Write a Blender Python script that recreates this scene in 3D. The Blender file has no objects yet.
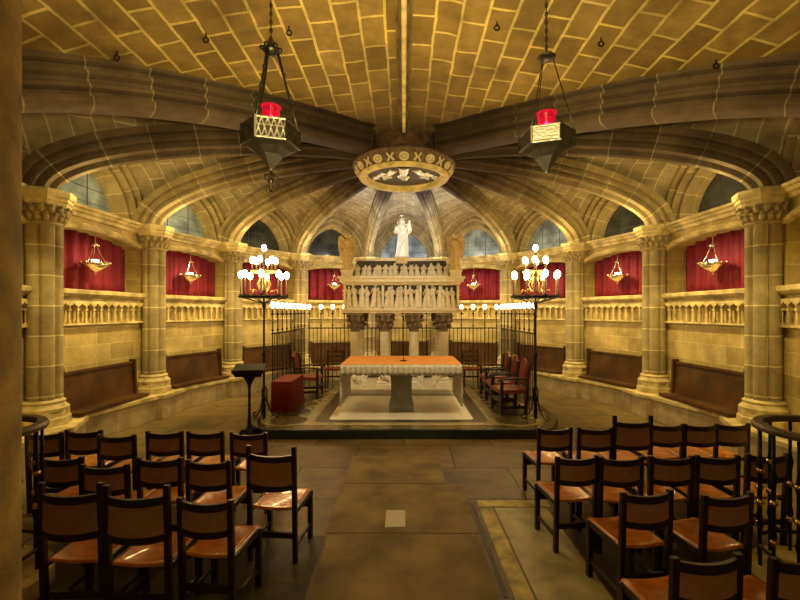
import bpy, math, random
from mathutils import Vector, Matrix
random.seed(7)
PI = math.pi
S = bpy.context.scene
COL = S.collection
sin, cos = math.sin, math.cos

# ------------------------------------------------------------------ mesh builder
class MB:
    def __init__(s):
        s.v = []; s.f = []; s.uv = []
    def add(s, vs, fs, uvs=None):
        o = len(s.v)
        s.v += [tuple(p) for p in vs]
        s.f += [tuple(i + o for i in f) for f in fs]
        s.uv += list(uvs) if uvs else [(p[0] + p[1], p[2]) for p in vs]
        return s
    def box(s, a, b, fr=None):
        x0, y0, z0 = a; x1, y1, z1 = b
        if x0 > x1: x0, x1 = x1, x0
        if y0 > y1: y0, y1 = y1, y0
        if z0 > z1: z0, z1 = z1, z0
        P = [(x0,y0,z0),(x1,y0,z0),(x1,y1,z0),(x0,y1,z0),(x0,y0,z1),(x1,y0,z1),(x1,y1,z1),(x0,y1,z1)]
        for q, ax in (((0,3,2,1),2),((4,5,6,7),2),((0,1,5,4),1),((2,3,7,6),1),((1,2,6,5),0),((3,0,4,7),0)):
            pts = [P[i] for i in q]
            uv = [((p[0],p[1]) if ax == 2 else (p[0],p[2]) if ax == 1 else (p[1],p[2])) for p in pts]
            if fr: pts = [fr(*p) for p in pts]
            s.add(pts, [(0,1,2,3)], uv)
        return s
    def hexa(s, bot, top):
        """box from 4 bottom and 4 top points"""
        P = list(bot) + list(top)
        s.add(P, [(0,3,2,1),(4,5,6,7),(0,1,5,4),(1,2,6,5),(2,3,7,6),(3,0,4,7)])
        return s
    def grid(s, rows, uvs=None, wrap=False):
        n = len(rows[0]); o = []
        vs = [p for r in rows for p in r]
        for i in range(len(rows) - 1):
            for j in range(n if wrap else n - 1):
                k = (j + 1) % n
                o.append((i*n+j, i*n+k, (i+1)*n+k, (i+1)*n+j))
        s.add(vs, o, [u for r in uvs for u in r] if uvs else None)
        return s
    def lathe(s, prof, n=16, c=(0,0,0), sx=1, sy=1, fold=None, cap=True, fr=None):
        rows = []; uvs = []
        for r, z in prof:
            row = []; ur = []
            for j in range(n):
                a = 2*PI*j/n; rr = r*(fold(a, z) if fold else 1)
                p = (c[0]+rr*sx*cos(a), c[1]+rr*sy*sin(a), c[2]+z)
                row.append(fr(*p) if fr else p); ur.append((a*max(r,.2), z))
            rows.append(row); uvs.append(ur)
        o = len(s.v)
        s.grid(rows, uvs, wrap=True)
        if cap:
            s.f.append(tuple(o + j for j in range(n))[::-1])
            s.f.append(tuple(o + (len(prof)-1)*n + j for j in range(n)))
        return s
    def ball(s, c, r, n=12, m=7, sx=1, sy=1, sz=1):
        prof = [(max(1e-4, r*sin(PI*i/m)), -r*sz*cos(PI*i/m)) for i in range(m+1)]
        return s.lathe(prof, n, c, sx, sy, cap=True)
    def tube(s, pts, r, n=6, closed=False, flat=1.0):
        pts = [Vector(p) for p in pts]; N = len(pts)
        rs = r if isinstance(r, (list, tuple)) else [r]*N
        rows = []; up = None
        for i, p in enumerate(pts):
            if closed: t = pts[(i+1)%N] - pts[i-1]
            else: t = pts[min(i+1,N-1)] - pts[max(i-1,0)]
            t.normalize()
            if up is None:
                up = Vector((0,0,1)) if abs(t.z) < .9 else Vector((1,0,0))
            a = t.cross(up)
            if a.length < 1e-5: a = t.orthogonal()
            a.normalize(); b = a.cross(t).normalized(); up = b
            rows.append([p + a*rs[i]*cos(2*PI*k/n) + b*rs[i]*flat*sin(2*PI*k/n) for k in range(n)])
        if closed: rows.append(rows[0])
        o = len(s.v)
        s.grid(rows, wrap=True)
        if not closed:
            s.f.append(tuple(o + k for k in range(n))[::-1])
            s.f.append(tuple(o + (N-1)*n + k for k in range(n)))
        return s
    def prism(s, poly, z0, z1):
        n = len(poly)
        s.add([(x,y,z0) for x,y in poly] + [(x,y,z1) for x,y in poly],
              [tuple(range(n))[::-1], tuple(range(n, 2*n))], [(x,y) for x,y in poly]*2)
        L = 0
        for i in range(n):
            a = poly[i]; b = poly[(i+1)%n]; d = math.hypot(b[0]-a[0], b[1]-a[1])
            s.add([(a[0],a[1],z0),(b[0],b[1],z0),(b[0],b[1],z1),(a[0],a[1],z1)], [(0,1,2,3)],
                  [(L,z0),(L+d,z0),(L+d,z1),(L,z1)]); L += d
        return s

def build(name, mb, mat, parent=None, smooth=False, bevel=0, remesh=0, kind=None, auto=False):
    me = bpy.data.meshes.new(name)
    me.from_pydata(mb.v, [], mb.f)
    uvl = me.uv_layers.new(name='UVMap')
    for l in me.loops: uvl.data[l.index].uv = mb.uv[l.vertex_index]
    me.materials.append(mat)
    import bmesh
    bm = bmesh.new(); bm.from_mesh(me); bmesh.ops.recalc_face_normals(bm, faces=bm.faces); bm.to_mesh(me); bm.free()
    if smooth:
        for p in me.polygons: p.use_smooth = True
        if auto: me.set_sharp_from_angle(angle=math.radians(40))
    me.update()
    o = bpy.data.objects.new(name, me); COL.objects.link(o)
    if parent: o.parent = parent
    if bevel:
        b = o.modifiers.new('bevel', 'BEVEL'); b.width = bevel; b.segments = 2; b.limit_method = 'ANGLE'
    if remesh:
        r = o.modifiers.new('remesh', 'REMESH'); r.mode = 'VOXEL'; r.voxel_size = remesh; r.use_smooth_shade = True
        c = o.modifiers.new('smooth', 'SMOOTH'); c.iterations = 2; c.factor = .5
    if kind: o['kind'] = kind
    return o

def tag(o, label, cat, group=None):
    o['label'] = label; o['category'] = cat
    if group: o['group'] = group
    return o
def thing(name, label, cat, loc=(0,0,0), rz=0, group=None):
    o = bpy.data.objects.new(name, None); COL.objects.link(o)
    o.empty_display_size = .1
    o.location = loc; o.rotation_euler = (0,0,rz)
    return tag(o, label, cat, group)
def dup(root, loc, rz, label, group=None):
    r = root.copy(); COL.objects.link(r); r.location = loc; r.rotation_euler = (0,0,rz)
    r['label'] = label
    if group: r['group'] = group
    for ch in list(root.children):
        c = ch.copy(); COL.objects.link(c); c.parent = r
        for g in list(ch.children):
            d = g.copy(); COL.objects.link(d); d.parent = c
    return r

# ------------------------------------------------------------------ materials
class NT:
    def __init__(s, name):
        s.m = bpy.data.materials.new(name); s.m.use_nodes = True
        s.t = s.m.node_tree; s.b = s.t.nodes['Principled BSDF']
    def n(s, typ, **kw):
        nd = s.t.nodes.new(typ)
        for k, v in kw.items():
            if k in nd.inputs: nd.inputs[k].default_value = v
            else: setattr(nd, k, v)
        return nd
    def l(s, a, b): s.t.links.new(a, b)
def c4(c): return (c[0], c[1], c[2], 1)

def simple(name, col, rough=.6, metal=0, bump=0, bscale=40, var=0, vscale=6, spec=.5, coat=0):
    t = NT(name); b = t.b
    b.inputs['Base Color'].default_value = c4(col); b.inputs['Roughness'].default_value = rough
    b.inputs['Metallic'].default_value = metal; b.inputs['Specular IOR Level'].default_value = spec
    b.inputs['Coat Weight'].default_value = coat
    tc = t.n('ShaderNodeTexCoord')
    if var:
        nz = t.n('ShaderNodeTexNoise', Scale=vscale, Detail=5.0); t.l(tc.outputs['Object'], nz.inputs['Vector'])
        mx = t.n('ShaderNodeMix', data_type='RGBA')
        mx.inputs[6].default_value = c4([c*(1-var) for c in col]); mx.inputs[7].default_value = c4([min(1, c*(1+var)) for c in col])
        mr = t.n('ShaderNodeMapRange'); t.l(nz.outputs['Fac'], mr.inputs[0]); mr.inputs[1].default_value = .34; mr.inputs[2].default_value = .66
        t.l(mr.outputs[0], mx.inputs[0]); t.l(mx.outputs[2], b.inputs['Base Color'])
    if bump:
        nz = t.n('ShaderNodeTexNoise', Scale=bscale, Detail=4.0); t.l(tc.outputs['Object'], nz.inputs['Vector'])
        bp = t.n('ShaderNodeBump', Strength=bump, Distance=.01); t.l(nz.outputs['Fac'], bp.inputs['Height']); t.l(bp.outputs['Normal'], b.inputs['Normal'])
    return t.m

def stone(name, c1, c2, mortar, bw=.55, rh=.28, ms=.012, rough=.8, stain=None, stain_amt=.5, bump=.5, wob=.02, sm=.3, freq=2, soot=None):
    t = NT(name); b = t.b
    uv = t.n('ShaderNodeUVMap')
    tc = t.n('ShaderNodeTexCoord')
    nz = t.n('ShaderNodeTexNoise', Scale=2.3, Detail=3.0); t.l(tc.outputs['Object'], nz.inputs['Vector'])
    sub = t.n('ShaderNodeVectorMath', operation='SUBTRACT'); t.l(nz.outputs['Color'], sub.inputs[0]); sub.inputs[1].default_value = (.5,.5,.5)
    sc = t.n('ShaderNodeVectorMath', operation='SCALE'); t.l(sub.outputs[0], sc.inputs[0]); sc.inputs['Scale'].default_value = wob*3
    ad = t.n('ShaderNodeVectorMath', operation='ADD'); t.l(uv.outputs['UV'], ad.inputs[0]); t.l(sc.outputs[0], ad.inputs[1])
    br = t.n('ShaderNodeTexBrick', offset=.5, offset_frequency=freq, squash=1.0)
    br.inputs['Color1'].default_value = c4(c1); br.inputs['Color2'].default_value = c4(c2); br.inputs['Mortar'].default_value = c4(mortar)
    br.inputs['Scale'].default_value = 1.0; br.inputs['Mortar Size'].default_value = ms; br.inputs['Mortar Smooth'].default_value = sm
    br.inputs['Brick Width'].default_value = bw; br.inputs['Row Height'].default_value = rh; br.inputs['Bias'].default_value = 0
    t.l(ad.outputs[0], br.inputs['Vector'])
    n2 = t.n('ShaderNodeTexNoise', Scale=3.5, Detail=8.0, Roughness=.65); t.l(tc.outputs['Object'], n2.inputs['Vector'])
    rp = t.n('ShaderNodeValToRGB'); rp.color_ramp.elements[0].position = .3; rp.color_ramp.elements[1].position = .72
    rp.color_ramp.elements[0].color = (.62,.60,.56,1); rp.color_ramp.elements[1].color = (1.12,1.1,1.06,1)
    t.l(n2.outputs['Fac'], rp.inputs['Fac'])
    mu = t.n('ShaderNodeMix', data_type='RGBA', blend_type='MULTIPLY'); mu.inputs[0].default_value = 1
    t.l(br.outputs['Color'], mu.inputs[6]); t.l(rp.outputs['Color'], mu.inputs[7])
    out = mu.outputs[2]
    if stain:
        n3 = t.n('ShaderNodeTexNoise', Scale=1.1, Detail=6.0, Roughness=.6); t.l(tc.outputs['Object'], n3.inputs['Vector'])
        r3 = t.n('ShaderNodeValToRGB'); r3.color_ramp.elements[0].position = .5; r3.color_ramp.elements[1].position = .68
        r3.color_ramp.elements[0].color = (0,0,0,1); r3.color_ramp.elements[1].color = (stain_amt,)*3 + (1,)
        t.l(n3.outputs['Fac'], r3.inputs['Fac'])
        m3 = t.n('ShaderNodeMix', data_type='RGBA'); t.l(r3.outputs['Color'], m3.inputs[0]); t.l(out, m3.inputs[6]); m3.inputs[7].default_value = c4(stain)
        out = m3.outputs[2]
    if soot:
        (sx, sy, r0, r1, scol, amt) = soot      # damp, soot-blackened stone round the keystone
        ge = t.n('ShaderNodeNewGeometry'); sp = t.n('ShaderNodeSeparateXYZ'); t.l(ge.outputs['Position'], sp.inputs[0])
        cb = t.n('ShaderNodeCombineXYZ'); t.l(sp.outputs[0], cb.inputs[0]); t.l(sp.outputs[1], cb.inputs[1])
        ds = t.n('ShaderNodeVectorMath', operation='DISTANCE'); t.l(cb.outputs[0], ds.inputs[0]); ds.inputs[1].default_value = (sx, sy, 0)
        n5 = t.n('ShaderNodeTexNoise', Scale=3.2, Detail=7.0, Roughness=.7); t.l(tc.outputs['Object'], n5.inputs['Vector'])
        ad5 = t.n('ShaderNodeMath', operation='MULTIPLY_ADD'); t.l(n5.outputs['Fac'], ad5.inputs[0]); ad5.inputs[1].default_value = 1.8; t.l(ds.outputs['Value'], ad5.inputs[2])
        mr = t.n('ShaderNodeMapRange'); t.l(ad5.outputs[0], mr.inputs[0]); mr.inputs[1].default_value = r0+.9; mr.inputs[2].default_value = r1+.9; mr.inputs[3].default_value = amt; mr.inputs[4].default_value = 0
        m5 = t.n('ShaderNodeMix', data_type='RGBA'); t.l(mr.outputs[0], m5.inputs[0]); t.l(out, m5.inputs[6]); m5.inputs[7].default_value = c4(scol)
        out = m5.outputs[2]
    t.l(out, b.inputs['Base Color']); b.inputs['Roughness'].default_value = rough; b.inputs['Specular IOR Level'].default_value = .35
    n4 = t.n('ShaderNodeTexNoise', Scale=22.0, Detail=6.0); t.l(tc.outputs['Object'], n4.inputs['Vector'])
    ma = t.n('ShaderNodeMath', operation='MULTIPLY_ADD'); t.l(br.outputs['Fac'], ma.inputs[0]); ma.inputs[1].default_value = -.6; t.l(n4.outputs['Fac'], ma.inputs[2])
    bp = t.n('ShaderNodeBump', Strength=bump, Distance=.012); t.l(ma.outputs[0], bp.inputs['Height']); t.l(bp.outputs['Normal'], b.inputs['Normal'])
    return t.m

def emit(name, col, strength):
    t = NT(name); t.b.inputs['Base Color'].default_value = c4(col)
    t.b.inputs['Emission Color'].default_value = c4(col); t.b.inputs['Emission Strength'].default_value = strength
    return t.m

M = {}
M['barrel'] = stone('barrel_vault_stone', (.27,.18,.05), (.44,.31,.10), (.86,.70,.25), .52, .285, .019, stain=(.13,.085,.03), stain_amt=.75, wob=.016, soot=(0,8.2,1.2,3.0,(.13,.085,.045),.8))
M['web'] = stone('vault_web_stone', (.40,.33,.19), (.56,.48,.31), (.84,.76,.52), .5, .27, .011, wob=.01, stain=(.17,.125,.07), stain_amt=.5)
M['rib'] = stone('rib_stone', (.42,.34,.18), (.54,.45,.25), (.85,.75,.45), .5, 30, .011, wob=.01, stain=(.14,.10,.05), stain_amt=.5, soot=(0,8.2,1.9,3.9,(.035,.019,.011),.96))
M['rib_dark'] = stone('dark_rib_stone', (.15,.115,.075), (.22,.17,.11), (.5,.42,.25), .62, 30, .009, wob=.01, stain=(.07,.05,.035), stain_amt=.7, soot=(0,8.2,2.0,3.8,(.03,.018,.011),.95))  # darker rib tone, used on the nearest ribs
M['wall'] = stone('ashlar_stone', (.44,.345,.125), (.66,.53,.215), (.76,.65,.31), .62, .30, .008, wob=.008, stain=(.34,.26,.09), stain_amt=.6)
M['shaft'] = stone('column_stone', (.38,.31,.16), (.50,.42,.22), (.84,.75,.45), 3.0, .42, .011, wob=.006, stain=(.19,.145,.07), stain_amt=.75)
M['trim'] = simple('moulded_stone', (.60,.49,.22), .75, bump=.3, var=.35, vscale=5)
M['carved'] = simple('carved_stone', (.42,.33,.16), .8, bump=.5, bscale=25, var=.28, vscale=14)
M['podium'] = stone('bench_stone', (.42,.35,.2), (.52,.44,.26), (.30,.25,.15), .7, .46, .008, wob=.01, stain=(.3,.23,.13), stain_amt=.5)
M['wood_bench'] = simple('dark_brown_bench_wood', (.080,.036,.008), .7, var=.35, vscale=3, spec=.25)
M['wood_dark'] = simple('dark_chair_wood', (.022,.011,.007), .38, var=.3, vscale=20)
M['leather_seat'] = simple('tan_orange_leather', (.62,.20,.014), .27, var=.22, vscale=9, bump=.06, bscale=60, coat=.35)
M['leather_back'] = simple('brown_leather', (.34,.19,.10), .5, var=.15, vscale=9)
M['iron'] = simple('black_iron', (.012,.011,.010), .45, metal=.4)
M['iron_bronze'] = simple('worn_dark_bronze', (.05,.045,.03), .4, metal=.8, var=.4, vscale=20)
M['rail_bronze'] = simple('olive_bronze_handrail', (.11,.09,.045), .5, metal=.2, var=.3, vscale=12)
M['patina'] = simple('black_patina_metal', (.020,.017,.013), .5, var=.4, vscale=20)
M['brass'] = simple('brass', (.75,.52,.2), .25, metal=1)
M['silver'] = simple('polished_silver', (.9,.84,.7), .22, metal=1)
M['silver_pattern'] = simple('pierced_silver', (.62,.60,.56), .38, metal=.8, bump=.6, bscale=60)
M['gilt'] = simple('gilded_iron', (.8,.55,.22), .35, metal=.8)
M['marble'] = simple('white_marble', (.82,.78,.68), .3, var=.06, vscale=4)
M['marble_slab'] = simple('white_marble_floor_slab', (.74,.70,.60), .3, var=.08, vscale=3)
M['alabaster'] = simple('aged_alabaster', (.60,.51,.32), .5, var=.10, vscale=10, bump=.2)
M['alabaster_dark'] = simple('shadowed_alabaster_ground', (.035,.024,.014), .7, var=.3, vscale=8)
M['relief_dark'] = simple('darkened_relief_ground', (.07,.052,.028), .8, var=.5, vscale=14)  # dark colour stands in for the shade between carved figures
M['ridge'] = simple('brown_ridge_stone', (.20,.14,.055), .85, var=.5, vscale=3)
M['white_statue'] = simple('white_statue_stone', (.74,.72,.66), .45)
M['angel'] = simple('golden_stone', (.52,.37,.14), .5, var=.15, vscale=14)
M['red_cloth'] = simple('deep_red_cloth', (.15,.004,.010), .8, bump=.1, bscale=200)
M['curtain'] = simple('crimson_curtain', (.20,.006,.026), .75, var=.15, vscale=4)
M['orange_cloth'] = simple('orange_altar_cloth', (.66,.27,.05), .75, var=.12, vscale=6)
M['lace'] = simple('grey_lace_cloth', (.62,.58,.48), .9, bump=.5, bscale=80, var=.25, vscale=40)
M['red_leather'] = simple('oxblood_leather', (.20,.028,.012), .45, var=.15)
M['plinth_grey'] = simple('grey_green_stone', (.25,.25,.22), .45, var=.2, vscale=5)
M['slate'] = simple('dark_green_slate', (.022,.032,.026), .3, var=.3, vscale=5)
M['cream'] = simple('cream_marble_inlay', (.34,.29,.14), .3, var=.3, vscale=5)
M['olive'] = simple('olive_marble_inlay', (.12,.105,.045), .22, var=.3, vscale=4)
M['ringstone'] = simple('dark_carved_stone', (.13,.085,.045), .75, bump=.4, var=.4, vscale=12)
M['dark_inlay'] = simple('dark_marble_inlay', (.045,.042,.028), .28, var=.3, vscale=4)
M['bulb'] = emit('glowing_candle_bulb', (1, .66, .27), 26)
M['candle'] = simple('amber_candle', (.07,.04,.015), .6)
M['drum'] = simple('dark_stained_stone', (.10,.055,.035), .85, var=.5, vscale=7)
M['pillar_near'] = simple('golden_worn_stone', (.36,.25,.07), .85, var=.45, vscale=7, bump=.4)
M['smoke_glass'] = simple('dark_leaded_glass', (.035,.04,.04), .15, var=.6, vscale=2.2, spec=.7)
M['smoke_glass2'] = simple('grey_blue_leaded_glass', (.26,.34,.42), .22, var=.5, vscale=2.6, spec=.7)
M['frame'] = simple('lead_frame', (.05,.05,.05), .5)
def glassmat():
    t = NT('ruby_glass'); b = t.b
    b.inputs['Base Color'].default_value = (.55,.01,.05,1); b.inputs['Roughness'].default_value = .12
    b.inputs['Transmission Weight'].default_value = .85
    b.inputs['Emission Color'].default_value = (1,.01,.07,1); b.inputs['Emission Strength'].default_value = .10
    return t.m
M['ruby'] = glassmat()
M['flame'] = emit('votive_flame', (1,.35,.5), 14)
def floor_mat(name, c1, c2, bw, rh):
    m = stone(name, c1, c2, (.045,.035,.018), bw, rh, .010, rough=.5, stain=(.05,.04,.025), stain_amt=.55, bump=.6, wob=.03)
    return m
M['floor'] = floor_mat('worn_floor_slabs', (.16,.12,.045), (.28,.21,.085), 1.35, .92)
M['slab_a'] = simple('worn_floor_slab', (.25,.19,.065), .65, spec=.2, var=.35, vscale=2.2, bump=.35, bscale=14)
M['slab_dark'] = simple('dark_floor_slab', (.08,.064,.035), .55, spec=.3, var=.35, vscale=3, bump=.35, bscale=14)
M['slab_light'] = simple('pale_yellow_floor_slab', (.46,.42,.21), .55, var=.3, vscale=4, bump=.3, bscale=18)
M['slab_border'] = simple('ochre_floor_border', (.50,.41,.10), .6, var=.4, vscale=7, bump=.4, bscale=12)
M['plaque'] = simple('pale_grey_floor_plaque', (.66,.60,.40), .5, var=.05)

# ------------------------------------------------------------------ plan of the crypt
C = Vector((0, 8.2))
CP = {0:(4.6,3.9), 1:(5.10,5.95), 2:(5.0,8.4), 3:(4.27,10.5), 4:(3.04,12.35), 5:(1.10,13.2)}
ZC = 3.74          # top of the capitals
def colpos(i, s): return Vector((s*CP[i][0], CP[i][1]))
order = [('L',0),('L',1),('L',2),('L',3),('L',4),('L',5),('R',5),('R',4),('R',3),('R',2),('R',1),('R',0)]
def sg(k): return -1 if k == 'L' else 1
def zin(t): return ZC + 1.2*max(0, 1 - t**1.75)**.55
NS = 26
TS = [.15 + .85*sin(PI/2*i/NS) for i in range(NS+1)]
def rib_path(cp, inset=.12, zf=1.0):
    d = (cp - C); R = d.length - inset; d.normalize()
    pts = [Vector((t*R, ZC + (zin(t)-ZC)*(1-(1-zf)*min(1, t*1.4)))) for t in TS]
    fr = []
    for i, p in enumerate(pts):
        a = pts[max(0,i-1)]; b = pts[min(NS,i+1)]
        tg = (b - a).normalized()
        if i == NS: tg = Vector((0,-1))
        n = Vector((-tg.y, tg.x))       # up / outward
        if n.y < -.01: n = -n
        if i == NS: n = Vector((1,0))
        fr.append((p, n))
    return d, fr
def p3(d, q): return Vector((C.x + d.x*q.x, C.y + d.y*q.x, q.y))

ceiling = bpy.data.objects.new('ceiling', None); COL.objects.link(ceiling); ceiling['kind'] = 'structure'

EDGE = []
for k, i in order:
    cp = colpos(i, sg(k)); d, fr = rib_path(cp, zf=.90 if (k, i) == ('R', 0) else 1.0)
    D, W, off = (.46,.60,.38) if i == 0 else ((.40,.50,.30) if i < 4 else ((.38,.44,.30) if i == 4 else (.34,.34,.28)))
    side = Vector((-d.y, d.x, 0))
    half = [(.5,1),(.5,.80),(.46,.78),(.44,.66),(.40,.60),(.36,.60),(.33,.50),(.27,.44),(.26,.34),(.20,.32),(.17,.20),(.12,.16),(.12,.06),(.07,.0)]
    if i == 0: half = [(.5,1),(.5,.86),(.36,.83),(.34,.74),(.46,.70),(.47,.60),(.32,.56),(.30,.48),(.38,.43),(.38,.33),(.22,.30),(.22,.22),(.34,.16),(.34,.08),(.27,.0),(.15,-.02)]
    else: half = [(.5,1),(.5,.76),(.31,.73),(.29,.62),(.42,.58),(.43,.46),(.24,.42),(.22,.34),(.33,.29),(.34,.18),(.14,.14),(.13,.05),(.11,-.04),(.05,-.07)]
    prof = [(-a, b) for a, b in half] + [(a, b) for a, b in reversed(half)]
    rows = []; uvs = []; L = 0; last = None
    for p, n in fr:
        if last is not None: L += (p - last).length
        last = p
        row = []; u = []
        for j, (a, b) in enumerate(prof):
            q = p + n*(b*D); P = p3(d, q) + side*(a*W); row.append(P); u.append((L, 1+j*.03))
        rows.append(row); uvs.append(u)
    mb = MB(); mb.grid(rows, uvs)
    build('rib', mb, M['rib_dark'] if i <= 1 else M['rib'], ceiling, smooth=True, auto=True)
    EDGE.append([p3(d, p + n*off) for p, n in fr])

def parch(a, R=1.35):      # pointed arch, a in 0..1 from the middle out
    return math.sqrt(max(0, R*R - (a + R - 1)**2))/math.sqrt(2*R - 1)
NU = 24
ZR = 5.08
for b in range(len(order)-1):
    E0, E1 = EDGE[b], EDGE[b+1]
    rows = []; uvs = []; L = 0; last = None
    for i in range(NS+1):
        t = TS[i]; row = []; u = []
        mid = (E0[i] + E1[i])/2
        if last is not None: L += math.hypot(mid.x-last.x, mid.y-last.y)
        last = mid
        ln = math.hypot(E1[i].x-E0[i].x, E1[i].y-E0[i].y)
        for j in range(NU+1):
            w = .5 - .5*cos(PI*j/NU)
            p = E0[i].lerp(E1[i], w)
            zr = max(ZR + .2*(1-t), p.z)
            p.z = p.z + (zr - p.z)*parch(abs(2*w-1))
            row.append(p); u.append(((w-.5)*ln, L))
        rows.append(row); uvs.append(u)
    mb = MB(); mb.grid(rows, uvs)
    build('vault_web', mb, M['web'], ceiling, smooth=True)

# entrance cell: a barrel running along Y
eL, eR = EDGE[0], EDGE[-1]
xs = [(p.x, p.y, p.z) for p in reversed(eL)]
midz = 5.36
a0 = xs[-1]
cen = []
for j in range(1, 8):
    w = j/8; x = a0[0]*(1-2*w)
    cen.append((x, 7.75, a0[2] + (midz - a0[2])*(1-(2*w-1)**2)))
line = xs + cen + [(p.x, p.y, p.z) for p in eR]
rows = []; uvs = []; L = 0; last = None
ys = [1, .9, .8, .7, .6, .5, .4, .3, .2, .1, 0]
for (x, y, z) in line:
    if last: L += math.hypot(x-last[0], z-last[2])
    last = (x, y, z)
    rows.append([(x, -1.6 + (y+1.6)*q, z) for q in ys]); uvs.append([(-1.6+(y+1.6)*q, L) for q in ys])
mb = MB(); mb.grid(rows, uvs)
build('vault_web', mb, M['barrel'], ceiling, smooth=True)
# ridge moulding and conduit
mb = MB()
prof = [(-.10,.03),(-.10,-.015),(-.06,-.005),(-.06,-.07),(-.035,-.11),(.035,-.11),(.06,-.07),(.06,-.005),(.10,-.015),(.10,.03)]
mb.grid([[(a, y, midz + b) for a, b in prof] for y in (-1.6, 2, 5, 7.7)], [[(y, 1+j*.02) for j in range(len(prof))] for y in (-1.6,2,5,7.7)])
build('ridge_rib', mb, M['ridge'], ceiling)
mb = MB(); mb.tube([(.0,-1.6,midz-.14),(.0,7.1,midz-.14),(.0,7.2,midz-.22)], .032, 8)
build('conduit', mb, M['trim'], ceiling, smooth=True)

# ------------------------------------------------------------------ keystone
ks = thing('vault_keystone', 'big round carved keystone boss where all the vault ribs meet', 'keystone', (0, 8.2, 4.62))
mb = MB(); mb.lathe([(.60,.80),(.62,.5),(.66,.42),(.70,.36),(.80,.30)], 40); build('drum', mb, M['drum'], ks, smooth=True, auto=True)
mb = MB(); mb.lathe([(.80,.30),(.97,.30),(1.0,.27),(1.0,.235),(.965,.22),(.945,.20),(.86,.07)], 48, cap=False)
build('carved_ring', mb, M['ringstone'], ks, smooth=True, auto=True)
mb = MB(); mb.lathe([(.855,.075),(.88,.06),(.87,.02),(.83,0),(.77,0),(.735,.02),(.735,.10),(.62,.12)], 48, cap=False); build('lower_rim', mb, M['trim'], ks, smooth=True, auto=True)
for k in range(24):
    mb = MB(); a = 2*PI*k/24
    c = Vector((.925*cos(a), .925*sin(a), .135)); tz = Vector((-sin(a), cos(a), 0)); up = Vector((cos(a)*.55, sin(a)*.55, .83))
    if k % 2 == 0:
        mb.tube([c + tz*.075*cos(q*PI/6) + up*.062*sin(q*PI/6) for q in range(12)], .02, 5, closed=True)
        for q in range(5): mb.tube([c, c + tz*.075*cos(q*PI*.4) + up*.062*sin(q*PI*.4)], .016, 5)
    else:
        for s_ in (-1, 1): mb.tube([c + tz*.06*s_ - up*.07, c + tz*.012*s_, c + tz*.06*s_ + up*.07], .02, 5)
    build('rosette', mb, M['alabaster'], ks, smooth=True)

def figure(mb, x, y, z, h, ry=.0, arms=1, w=1.0, seed=0, flat=1.0):
    """robed standing figure, feet at z, height h"""
    rn = random.Random(seed)
    ph = rn.random()*6; lean = rn.uniform(-.17,.17)*h
    def fold(a, zz): return 1 + (.10*cos(7*a+ph) if zz < .5*h else .03*cos(5*a))*w
    prof = [(.02*h,0),(.135*h,0),(.13*h,.03*h),(.115*h,.2*h),(.105*h,.4*h),(.085*h,.55*h),(.10*h,.66*h),(.115*h,.76*h),(.095*h,.81*h),(.042*h,.84*h),(.034*h,.88*h)]
    sh = lambda X, Y, Z: (X + lean*((Z-z)/h), Y, Z)
    mb.lathe(prof, 18, (x, y, z), 1.0*w, .72*flat, fold=fold, fr=sh)
    mb.ball((x+lean*.92, y, z+.925*h), (.068 if h < .7 else .058)*h, 10, 7, .85, .95, 1.2)
    if arms:
        for s_ in (-1, 1):
            u = rn.uniform(.42,.98); f = rn.uniform(-.12,-.05)
            mb.tube([(x+s_*.10*h+lean*.7, y, z+.77*h), (x+s_*.135*h+lean*.6, y-.03*h, z+.62*h), (x+s_*rn.uniform(.0,.1)*h+lean*.6, y+f*h*1.2, z+u*h)], [.042*h,.038*h,.028*h], 7)

# relief scene on the underside of the boss
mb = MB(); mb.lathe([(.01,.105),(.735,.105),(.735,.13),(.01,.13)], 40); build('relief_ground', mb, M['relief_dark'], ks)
mb = MB()
for (x, y, a, h) in ((0,-.05,0,.75),(-.3,.0,.35,.6),(.32,.0,-.3,.6),(-.52,.05,.7,.45),(.54,.05,-.7,.45)):
    tmp = MB(); figure(tmp, 0,0,0,h, seed=int(h*100+x*50))
    R = Matrix.Rotation(a, 3, 'Z')
    for vv in tmp.v:
        q = R @ Vector((vv[0], vv[2]-h*.5, -vv[1]*.6))
        mb.v.append((x+q.x, y+q.y+.0, .10 - abs(q.z)*.9))
    o_ = len(mb.v) - len(tmp.v); mb.f += [tuple(i+o_ for i in f) for f in tmp.f]; mb.uv += tmp.uv
build('relief_figures', mb, M['marble'], ks, smooth=True)

# ------------------------------------------------------------------ wall bays
def arch_z(x, hw, h, z0): return z0 + h*parch(min(1, abs(x)/hw))
side_names = {}
win_n = [0]
def wall_name(b):
    return 'wall_back' if 4 <= b <= 6 else ('wall_left' if b < 4 else 'wall_right')
BAY = []
for b in range(len(order)-1):
    A = EDGE[b][NS]; B = EDGE[b+1][NS]
    A2 = Vector((A.x, A.y)); B2 = Vector((B.x, B.y)); mid = (A2+B2)/2
    ex = (B2-A2).normalized(); en = Vector((ex.y, -ex.x))
    if en.dot(mid - C) < 0: en = -en
    Lw = (B2-A2).length
    BAY.append((mid, ex, en, Lw))
def bay_frame(b):
    mid, ex, en, Lw = BAY[b]
    def F(x, d, z): return (mid.x + ex.x*x + en.x*d, mid.y + ex.y*x + en.y*d, z)
    return F, Lw

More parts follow.
